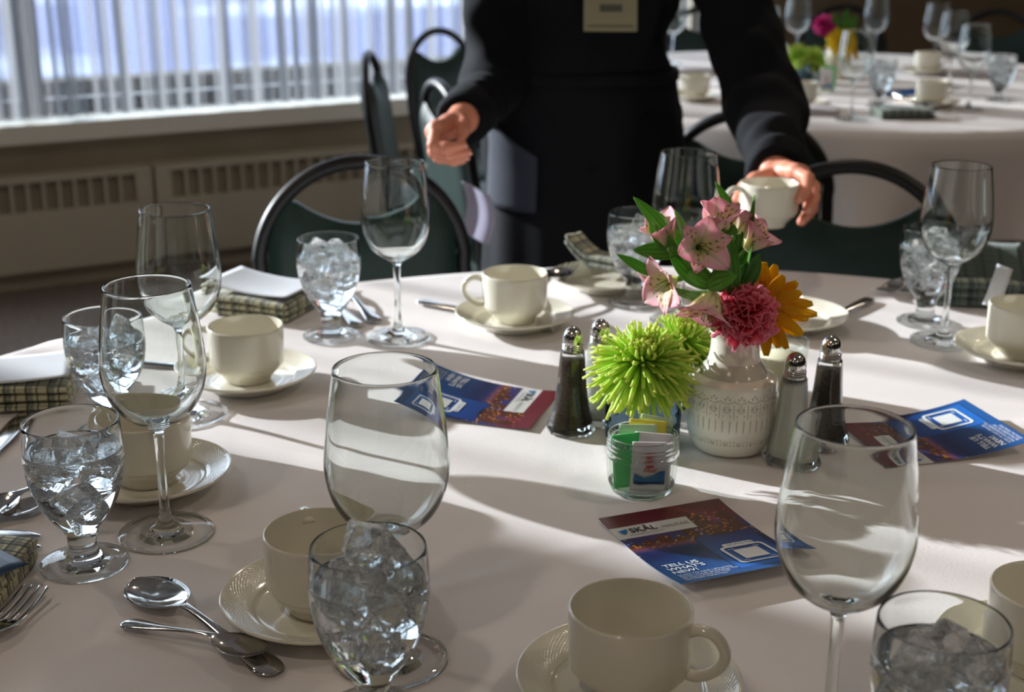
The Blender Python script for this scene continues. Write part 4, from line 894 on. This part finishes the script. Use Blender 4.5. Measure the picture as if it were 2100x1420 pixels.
# ---------------------------------------------------------------- chairs
CHAIR = None
def chair(x, y, face, label, cat='chair', group='banquet chairs with rounded backs', tilt=0):
    # face: heading (degrees) the sitter looks; local +y = sitter's front
    global CHAIR
    rz = math.radians(face-90)
    if CHAIR is None:
        e = empty('banquet_chair', (x, y, 0), label, cat, group, rz); e.scale = (.955, .97, .97); CHAIR = e
        hw = .176; bt = lambda z: -.205-.16*max(0, (z-.44))**1.15          # back leans away
        arch = [(-.145, .42), (-.165, .52), (-hw, .62), (-hw*.985, .70)]+[(hw*math.cos(a), .70+.172*math.sin(a)) for a in np.linspace(PI*.96, PI*.04, 15)]+[(hw*.985, .70), (hw, .62), (.165, .52), (.145, .42)]
        pts = ptlerp([(p, bt(z), z) for p, z in arch], 60); mk('back_frame', *tube(pts, .0125, 12), BLACKTUBE, e)
        def pad(sgn):
            rows = []
            for j in range(19):
                s = j/18; z0 = .45
                row = []
                for i in range(25):
                    x = (i/24*2-1); wx = .160*(1 if s > .3 else .84+.16*s/.3); X = x*wx
                    top = .70+.172*math.sqrt(max(0, 1-(X/hw)**2))-.012; scoop = .772+.055*(X/.128)**2; zt = min(top, scoop); z = z0+(zt-z0)*s
                    ed = min(1, (1-abs(x))*5, s*8, (1-s)*8); row.append((X, bt(z)+sgn*(.008+.016*max(0, ed)**.5), z))
                rows.append(row)
            return rows
        fr, bk = pad(1), pad(-1); v, f = loft(fr, False, False); v2, f2 = loft(bk, False, False); m = MB(); m.add((v, [q[::-1] for q in f])); m.add((v2, f2))
        per = [(0, i) for i in range(25)]+[(j, 24) for j in range(1, 19)]+[(18, i) for i in range(23, -1, -1)]+[(j, 0) for j in range(17, 0, -1)]
        m.add(loft([[fr[j][i] for j, i in per], [bk[j][i] for j, i in per]], True, False)); m.build('backrest', GREENVINYL, e)
        rings = []
        for k in range(9):
            t = k/8; z = .40+.072*t; sh = 1-.10*abs(2*t-1)**4; rings.append([(.215*sh*math.copysign(abs(math.cos(a))**.45, math.cos(a)), .01+.215*sh*math.copysign(abs(math.sin(a))**.45, math.sin(a)), z) for a in np.linspace(0, 2*PI, 48, endpoint=False)])
        mk('seat', *loft(rings), GREENVINYL, e)
        for sx in (-1, 1):
            mk('leg', *tube(ptlerp([(sx*.165, bt(.42), .43), (sx*.175, -.22, .25), (sx*.19, -.27, 0)], 10), .0115, 10), BLACKTUBE, e)
            mk('leg', *tube(ptlerp([(sx*.175, .19, .41), (sx*.18, .2, .2), (sx*.185, .215, 0)], 10), .0115, 10), BLACKTUBE, e)
        m = MB(); m.add(tube([(-.17, .19, .395), (.17, .19, .395)], .010, 8)); m.add(tube([(-.17, -.2, .395), (.17, -.2, .395)], .010, 8))
        for sx in (-1, 1): m.add(tube([(sx*.17, -.2, .395), (sx*.175, .19, .395)], .010, 8))
        m.build('seat_frame', BLACKTUBE, e); return e
    c = dup(CHAIR, (x, y, 0), rz, label, group); c.rotation_euler = (math.radians(tilt), 0, rz); return c
chair(-.195, 1.925, -78, 'dark green chair pushed in at back left of the near table, behind the iced goblet')
chair(.484, 1.915, -105, 'dark green chair pushed in at back right of the near table, behind the held cup')
chair(1.02, 1.80, -142, 'dark chair at the right edge of the near table, mostly hidden by glasses')
chair(-.145, 3.80, -2, 'dark chair seen edge on between the window and the person')
chair(-.05, 4.385, -38, 'dark chair with an oval hand hole in front of the curtain')
chair(.065, 3.27, 21, 'sunlit green chair close behind the right hand of the person')
chair(.525, 2.98, 78, 'dark green chair before the far table, behind the left arm of the person')
chair(1.30, 5.50, -104, 'dark chair behind the far table, left of the two beyond the glasses'); chair(1.78, 5.32, -124, 'dark chair behind the far table, between the others beyond the glass cluster'); chair(2.14, 4.93, -144, 'dark chair behind the far table at the upper right corner'); chair(.80, 5.38, -84, 'dark chair behind the far table beyond its flowers')
chair(2.30, 4.10, 180, 'dark chair at the right side of the far table, cut by the frame')
# ---------------------------------------------------------------- the person (standing, leaning over the far side of the table)
PY = 2.46
torso = [(.80, .128, PY+.035, .165, .118), (.88, .128, PY+.03, .165, .118), (.94, .128, PY+.02, .150, .108), (1.02, .130, PY-.005, .136, .098), (1.10, .134, PY-.03, .146, .105), (1.18, .140, PY-.055, .158, .112), (1.26, .146, PY-.075, .160, .100), (1.31, .150, PY-.085, .120, .075), (1.35, .152, PY-.092, .058, .056)]
SR, SL = Vector((-.020, PY-.06, 1.245)), Vector((.318, PY-.075, 1.240))     # shoulders: her right (image left), her left
ER, EL = aty(1018, 175, 2.44), aty(1572, 228, 2.24)
WR, WL_ = aty(950, 243, 2.125), aty(1590, 352, 1.985)
def P_(x, y, d): return np.array(aty(x, y, d))
def body_sdf():
    s = SDF((-.2, 1.95, 0), (.62, 2.75, 1.68), .007)
    s.stack(torso, .03, -.022)
    for a, b, c in ((SR, ER, WR), (SL, EL, WL_)): s.chain([a, b, c], [.042, .034, .026], .02)
    hx = .155; hy = PY-.135; s.cap((.152, PY-.09, 1.30), (hx, hy+.01, 1.44), .052, .047, .02)
    s.ell((hx, hy-.005, 1.53), (.072, .088, .105), .02); s.ell((hx, hy-.055, 1.475), (.048, .045, .052), .02)
    s.ell((hx, hy-.098, 1.50), (.012, .016, .022), .008); s.ell((hx, hy-.088, 1.462), (.026, .010, .010), .008)
    for sx in (-1, 1):
        s.ell((hx+sx*.030, hy-.083, 1.528), (.017, .010, .010), .006); s.ell((hx+sx*.074, hy+.005, 1.51), (.009, .022, .032), .006)
        s.chain([(.128+sx*.080, PY+.03, .84), (.128+sx*.085, PY+.02, .46), (.128+sx*.085, PY+.045, .09)], [.080, .055, .036], .03)
        s.cap((.128+sx*.085, PY+.05, .045), (.128+sx*.098, PY-.10, .035), .035, .03, .02)
    return s.mesh()
def hand_sdf(wrist, fore, mcps, fingers, thumb, lo, hi):
    s = SDF(lo, hi, .0021)
    s.cap(fore, wrist, .0270, .0235, .01)
    for m_ in mcps: s.cap(wrist*.85+m_*.15, m_, .0150, .0102, .012)
    for a, b in zip(mcps, mcps[1:]): s.cap(a, b, .0098, .0098, .010); s.cap(a*.55+wrist*.45, b*.55+wrist*.45, .0115, .0115, .010)
    for fchain in fingers: s.chain(fchain, [.0097, .0090, .0082, .0068][:len(fchain)], .0035)
    s.chain(thumb, [.0135, .0112, .0094, .0076][:len(thumb)], .005)
    return s.mesh()
# right hand: open, fingers curled to the right under the palm
wr = np.array(WR); mR = [P_(895, 262, 2.020), P_(890, 270, 2.040), P_(893, 278, 2.060), P_(899, 285, 2.078)]
fR = [[mR[0], P_(889, 297, 1.995), P_(915, 303, 1.985), P_(949, 297, 1.990)], [mR[1], P_(890, 312, 2.005), P_(920, 319, 1.995), P_(958, 312, 2.000)], [mR[2], P_(900, 323, 2.030), P_(928, 328, 2.020), P_(955, 322, 2.015)], [mR[3], P_(912, 324, 2.060), P_(932, 330, 2.050), P_(948, 328, 2.040)]]
tR = [P_(944, 250, 2.085), P_(950, 259, 2.055), P_(949, 270, 2.040), P_(945, 283, 2.030)]
# left hand: wrapped round the back and right side of the held cup
wl = np.array(WL_); mL = [P_(1632, 352, 1.930), P_(1643, 357, 1.945), P_(1647, 367, 1.957), P_(1645, 380, 1.966)]
fL = [[mL[0], P_(1657, 366, 1.898), P_(1653, 391, 1.872), P_(1638, 409, 1.858)], [mL[1], P_(1669, 384, 1.918), P_(1668, 411, 1.892), P_(1656, 431, 1.874)], [mL[2], P_(1669, 404, 1.935), P_(1665, 429, 1.910), P_(1651, 447, 1.892)], [mL[3], P_(1661, 419, 1.952), P_(1657, 439, 1.930), P_(1644, 455, 1.912)]]
tL = [P_(1575, 362, 1.965), P_(1548, 370, 1.945), P_(1526, 386, 1.928), P_(1512, 408, 1.912)]
person = empty('person', (.128, PY, 0), 'person in black shirt and dark apron leaning over the table, a cup in one hand', 'person')
PI_ = Vector((-.128, -PY, 0))
parts = [body_sdf(), hand_sdf(wr, wr*.4+np.array(ER)*.6 if False else wr+(np.array(ER)-wr)*.18, mR, fR, tR, (-.19, 1.93, .83), (.03, 2.24, 1.02)), hand_sdf(wl, wl+(np.array(EL)-wl)*.18, mL, fL, tL, (.29, 1.80, .77), (.48, 2.10, .96))]
BV, BF = [], []
for V, F in parts: BF.append(F+sum(len(x) for x in BV)); BV.append(V)
BV = np.vstack(BV)+np.array(PI_); BF = np.vstack(BF); mk('body', BV, BF.tolist(), SKIN, person)
def nail(tip, prev, r, sd):
    t = Vector(tip); d = (t-Vector(prev)).normalized(); up = Vector(sd); up = (up-d*up.dot(d)).normalized(); x = d.cross(up)
    v, f = grid(6, 6, lambda a, b: t+PI_+d*((b-.35)*.0105)+x*((a-.5)*.0085*math.sqrt(max(0.05, 1-(2*b-1)**4)))+up*(r*.98-.0022*(2*a-1)**2), .0005); return v, f
NAILM = pbr('fingernail', lin((238, 176, 160)), .3)
for ch in fL+[tL]: mk('fingernail', *nail(ch[-1], ch[-2], .0066, (.5, -.8, .2)), NAILM, person)
for ch in fR+[tR]: mk('fingernail', *nail(ch[-1], ch[-2], .0066, (0, -.75, -.6)), NAILM, person)
# shirt
s = SDF((-.22, 1.95, .74), (.62, 2.75, 1.36), .0065)
s.stack([r_ for r_ in torso if r_[0] < 1.34], .03, .004)
s.chain([SR, ER+Vector((0, .0, 0)), WR*.97+ER*.03], [.066, .056, .038], .035); s.chain([SL, EL, WL_*.97+EL*.03], [.066, .060, .041], .035)
for w, e_ in ((WR, ER), (WL_, EL)): a = np.array(w*.93+e_*.07); b = np.array(w*.84+e_*.16); s.cap(a, b, .043, .043, .006)
fold = lambda X, Y, Z: .0055*np.sin(38*Z+22*X+9*np.sin(14*Y))*np.sin(17*X+11*Z)+.0022*np.sin(70*Z-40*X+30*Y)
s.noise(fold); wcut = [(np.array(WR), np.array(WR-ER)), (np.array(WL_), np.array(WL_-EL))]
for w, d in wcut:
    d = d/np.linalg.norm(d); s.clip(lambda X, Y, Z: np.where((X-w[0])**2+(Y-w[1])**2+(Z-w[2])**2 < .12**2, (X-w[0])*d[0]+(Y-w[1])*d[1]+(Z-w[2])*d[2]-.002, -1))
s.clip(lambda X, Y, Z: Z-1.325-.15*np.abs(X-.15)*0); V, F = s.mesh(); mk('shirt', V+np.array(PI_), F.tolist(), BLACKCLOTH, person)
# trousers and shoes
s = SDF((-.15, 2.2, .0), (.4, 2.75, .95), .008); s.stack([(.78, .128, PY+.035, .172, .124), (.90, .128, PY+.028, .168, .120)], .03, .004)
for sx in (-1, 1): s.chain([(.128+sx*.082, PY+.03, .84), (.128+sx*.087, PY+.02, .46), (.128+sx*.087, PY+.045, .06)], [.092, .070, .060], .04)
s.noise(lambda X, Y, Z: .003*np.sin(30*Z+20*X)*np.sin(15*Y+9*Z)); V, F = s.mesh(); mk('trousers', V+np.array(PI_), F.tolist(), BLACKCLOTH, person)
for sx in (-1, 1):
    s = SDF((.128+sx*.09-.08, PY-.2, 0), (.128+sx*.09+.08, PY+.15, .14), .006); s.cap((.128+sx*.085, PY+.05, .05), (.128+sx*.1, PY-.11, .038), .044, .040, .02); s.clip(lambda X, Y, Z: .004-Z); V, F = s.mesh(); mk('shoe', V+np.array(PI_), F.tolist(), BLACKTUBE, person)
# apron: bib and skirt wrapped round the front, with a pocket and a waist band
TP = np.array(torso)
def around(a, z, off):
    g = lambda i: float(np.interp(z, TP[:, 0], TP[:, i])); ax, ay = g(3)+off, g(4)+off
    if z < .80: ax += .03*(.80-z); ay += .05*(.80-z)
    return Vector((g(1)+ax*math.sin(a), g(2)-ay*math.cos(a), z))+PI_
def apr(u, v):
    z = .40+.82*v; wdt = 1.65 if z < .92 else 1.65-.85*min(1, (z-.92)/.10)
    if z > 1.02: wdt = .80-.1*(z-1.02)
    return around((u-.5)*2*wdt, z, .013+.004*math.sin(9*u+5*z)+.003*math.sin(31*u+2*z)*(z < .9))
mk('apron', *grid(60, 80, lambda a, b: apr(a, b), .003), APRONM, person)
mk('apron_band', *tube([around(a, .955, .019) for a in np.linspace(0, 2*PI, 64, endpoint=False)], .011, 8, .25, (0, 0, 1), True), APRONM, person)
mk('apron_pocket_sun_patch', *grid(16, 12, lambda a, b: around(-1.2+.72*a, .72+(.17-.07*a)*b, .021+.004*math.sin(PI*a)), .003), pbr('pocket cotton with painted sun', lin((50, 56, 70)), .8), person)  # pocket lightened and cut aslant to paint in sunlight on the dark hip
# badge with printed bars (writing too blurred to read)
b0 = aty(1250, 62, PY-.155); bd = mk('name_badge', *grid(2, 2, lambda a, b: Vector((b0.x+(a-.5)*.088, b0.y-.004*0+.02*b, b0.z+.062*b))+PI_+Vector((0, -.022, 0)), .002), pbr('cream badge', lin((150, 146, 118)), .5), person, False)
m = MB()
for (u0, u1, v0, v1) in ((.30, .72, .50, .68), (.08, .92, .12, .15)):
    m.add(([Vector((b0.x+(a-.5)*.088, b0.y+.02*b-.0228, b0.z+.062*b))+PI_ for a, b in ((u0, v0), (u1, v0), (u1, v1), (u0, v1))], [(0, 1, 2, 3)]))
m.build('badge_print', pbr('badge grey ink', lin((84, 86, 78)), .6), person, False)
# hair
s = SDF((.03, PY-.3, 1.36), (.28, PY+.05, 1.68), .006); hx, hy = .155, PY-.135
s.ell((hx, hy+.018, 1.545), (.085, .092, .108), .01); s.ell((hx, hy+.105, 1.53), (.045, .042, .045), .02); s.ell((hx, hy-.075, 1.49), (.068, .075, .085), .01, True); V, F = s.mesh(); mk('hair', V+np.array(PI_), F.tolist(), pbr('brown hair', lin((58, 40, 28)), .5, bump=(200, .5, .002)), person)
# grey service cloth hung over the chair seat behind, and its white hem
cl = aty(974, 440, 2.30); v, f = grid(14, 20, lambda a, b: cl+Vector(((a-.5)*.05+.010*math.sin(b*3), .016*math.cos(a*PI)+.01*b, (b-.5)*.085-.02*(a-.5))), .004)
tag(mk('service_cloth', v, f, pbr('lilac grey cloth', lin((186, 182, 208)), .85)), 'lilac grey folded cloth hanging at the hip of the person, above the back centre cup', 'cloth')
# ---------------------------------------------------------------- far table setting (blurred)
def off(x, y): return at(x, y)
GWF = 'wine glasses on the far table'
for (x, y, l) in [(1745, 246, 'front and centre of the far table, overlapping the yellow flower'), (1566, 165, 'nearest to the person, left of the green flower'), (1985, 225, 'at far right, nearest of the right cluster'), (1630, 130, 'behind the green flower, cut by the top edge'), (1790, 128, 'behind the front centre glass, cut by the top edge'), (1912, 150, 'left of the right cluster, cut by the top edge'), (1945, 180, 'in the middle of the right cluster')]:
    wine(off(x, y), 'blurred far table wine glass, ' + l.replace('front and centre of the far table, ', 'front centre, '), GWF)
wine((.52, 4.55), 'blurred wine glass on the far table, beside the arm of the person and mostly hidden', GWF)
GGF = 'water goblets on the far table'
for k, (x, y, l) in enumerate([(1803, 218, 'right of the front centre glass'), (2047, 207, 'at the right edge'), (1585, 178, 'behind the glass nearest the person')]):
    goblet(off(x, y), 'blurred water goblet on the far table ' + l, 'water in the far table goblet ' + l, 'clear ice cube in the far table goblet ' + l, GGF, 8, [(.004, .002, .107, .95), (-.01, .006, .106, .9)], 20+k, 'water in the far goblets')
GCF = 'coffee cups on the far table'
for (x, y, a, l) in [(1642, 222, 30, 'below the green flower'), (1908, 218, 20, 'right of the front goblet'), (1900, 152, 10, 'at the back, before the dark chairs'), (1424, 205, 200, 'between the arm and body of the person'), (1592, 150, 40, 'under the glass nearest the person')]:
    p = off(x, y); saucer(p, 'blurred far saucer under the cup ' + l, 'saucers on the far table'); cup(p, math.radians(a), 'blurred ivory cup on the far table, ' + l, GCF)
fj = off(1657, 168); DJ2 = lambda: None
e = empty('dark_flower_jar', on(fj), 'blurred dark jar under the green flower on the far table', 'jar'); mk('glass_wall', bpy.data.objects['dark_flower_jar'].children[0].data.vertices and [tuple(q.co) for q in bpy.data.objects['dark_flower_jar'].children[0].data.vertices], [tuple(q.vertices) for q in bpy.data.objects['dark_flower_jar'].children[0].data.polygons], DG, e)
e = empty('green_chrysanthemum', (0, 0, 0), 'blurred lime green flower ball on the far table, left', 'flower', 'green flowers on the far table'); c1 = aty(1636, 112, fj.y); mum(c1, (-.2, -.3, .9), .052, 21, 170, 6).build('bloom', PETAL, e); stem(e, (fj.x, fj.y, TZ+.01), c1, .0024)
e = empty('green_chrysanthemum', (0, 0, 0), 'blurred lime green flower ball on the far table, right', 'flower', 'green flowers on the far table'); c1 = aty(1672, 118, fj.y); mum(c1, (.2, -.3, .9), .050, 22, 170, 6).build('bloom', PETAL, e); stem(e, (fj.x, fj.y, TZ+.01), c1, .0024)
fv = off(1712, 160); cv = empty('cream_vase', on(fv), 'blurred cream vase on the far table holding pink and yellow flowers', 'vase'); mk('vase_body', *lathe(catmull([(0, 0), (.034, 0), (.040, .01), (.043, .04), (.038, .066), (.029, .080), (.032, .098), (.029, .098), (.026, .080), (.034, .062), (.036, .02), (0, .012)], 3), 40), IVORY, cv)
e = empty('carnation', (0, 0, 0), 'blurred magenta flower above the far cream vase', 'flower'); c1 = aty(1692, 54, fv.y); carnation(c1, (-.1, -.7, .6), .030, 8).build('bloom', pbr('magenta petal', lin((214, 40, 140)), .6, transl=.35), e); stem(e, (fv.x, fv.y, TZ+.03), c1, .002)
e = empty('yellow_daisy', (0, 0, 0), 'blurred yellow daisy in the far cream vase, left', 'flower', 'yellow daisies on the far table'); c1 = aty(1724, 86, fv.y-.05); m, Mx = daisy(c1, (-.2, -.8, .4), .042, 5, 20, ((246, 220, 40), (226, 180, 20))); m.build('petals', PETAL, e); stem(e, (fv.x, fv.y, TZ+.03), c1, .002)
e = empty('yellow_daisy', (0, 0, 0), 'blurred yellow daisy in the far cream vase, right and lower', 'flower', 'yellow daisies on the far table'); c1 = aty(1750, 104, fv.y-.04); m, Mx = daisy(c1, (.7, -.4, .3), .044, 6, 20, ((240, 206, 40), (216, 160, 20))); m.build('petals', PETAL, e); stem(e, (fv.x+.01, fv.y, TZ+.03), c1, .002)
e = empty('leafy_stem', (0, 0, 0), 'blurred dark green leaves in the far cream vase', 'flower'); b_ = Vector((fv.x, fv.y, TZ+.10)); stem(e, (fv.x, fv.y, TZ+.03), b_+Vector((.01, 0, .08)), .002)
for dx, dz in ((-.05, .07), (.02, .11), (.05, .09), (-.02, .10), (.035, .06)): leaf(e, b_+Vector((dx*.2, -.004, .01)), b_+Vector((dx, -.01, dz)), .014, .1, (0, -1, .2), 0, .6)
pj = off(1690, 188); e = empty('sugar_jar', on(pj), 'blurred glass jar with packets on the far table', 'jar'); sj = bpy.data.objects['sugar_jar'].children[0].data; mk('glass_wall', [tuple(q.co) for q in sj.vertices], [tuple(q.vertices) for q in sj.polygons], JG, e)
for k, (dx, dy, c_, h_, l) in enumerate([(.0, -.014, 'white', .062, 'white packet with a red mark in the far table jar'), (.012, .006, 'green', .066, 'green packet in the far table jar')]):
    packet(Vector((pj.x+dx, pj.y+dy, TZ+.0052)), .036, h_, c_, (0, .02, 0), l, 'ideal' if k == 0 else None)['group'] = 'packets in the far jar'
n = slab('folded_napkin', .14, .09, .024, PLAIDD, 3, 9); p = off(1850, 240); n.location = (p.x, p.y, TZ); n.rotation_euler = (0, 0, .1); tag(n, 'blurred dark napkin at the front edge of the far table', 'napkin', 'napkins on the far table')
o = again(spoon); p = off(1800, 232); o.location = (p.x-.02, p.y+.03, TZ+.022); o.rotation_euler = (0, 0, math.radians(-20)); tag(o, 'blurred steel spoon on the dark napkin of the far table', 'spoon', 'cutlery on the far table')
o = again(fork); p = off(1860, 232); o.location = (p.x+.05, p.y-.08, TZ+.012); o.rotation_euler = (0, -.1, math.radians(110)); tag(o, 'blurred steel fork leaning on the dark napkin of the far table', 'fork', 'cutlery on the far table')
n = slab('folded_napkin', .15, .10, .018, pbr('white napkin', lin((214, 212, 216)), .9), 3, 10); p = off(1660, 235); n.location = (p.x, p.y+.03, TZ); n.rotation_euler = (0, 0, -.05); tag(n, 'blurred white napkin at the front of the far table by the sleeve', 'napkin', 'white napkins on the far table')
n = slab('folded_napkin', .15, .10, .018, pbr('white napkin', (0, 0, 0)), 3, 11); p = off(1420, 150); n.location = (p.x, p.y, TZ); n.rotation_euler = (0, 0, .3); tag(n, 'blurred white napkin on the far table between arm and body', 'napkin', 'white napkins on the far table')
n = slab('folded_napkin', .15, .10, .018, pbr('white napkin', (0, 0, 0)), 3, 12); p = off(1985, 155); n.location = (p.x, p.y, TZ); n.rotation_euler = (0, 0, -.2); tag(n, 'blurred white napkin at right on the far table behind the glasses', 'napkin', 'white napkins on the far table')
def plainflyer(x, y, rz, l):
    v, f = grid(8, 8, lambda a, b: ((a-.5)*FW, (b-.5)*FH, .006*(2*b-1)**2), .0004); o = mk('printed_flyer', v, f, pbr('blue printed card', lin((30, 84, 150)), .35)); p = off(x, y); o.location = (p.x, p.y, TZ+.0008); o.rotation_euler = (0, 0, rz); tag(o, l, 'flyer', 'flyers on the far table')
plainflyer(1612, 158, .4, 'blurred blue flyer on the far table left of the dark jar'); plainflyer(1850, 192, 1.9, 'blurred blue flyer on the far table right of the front goblet')
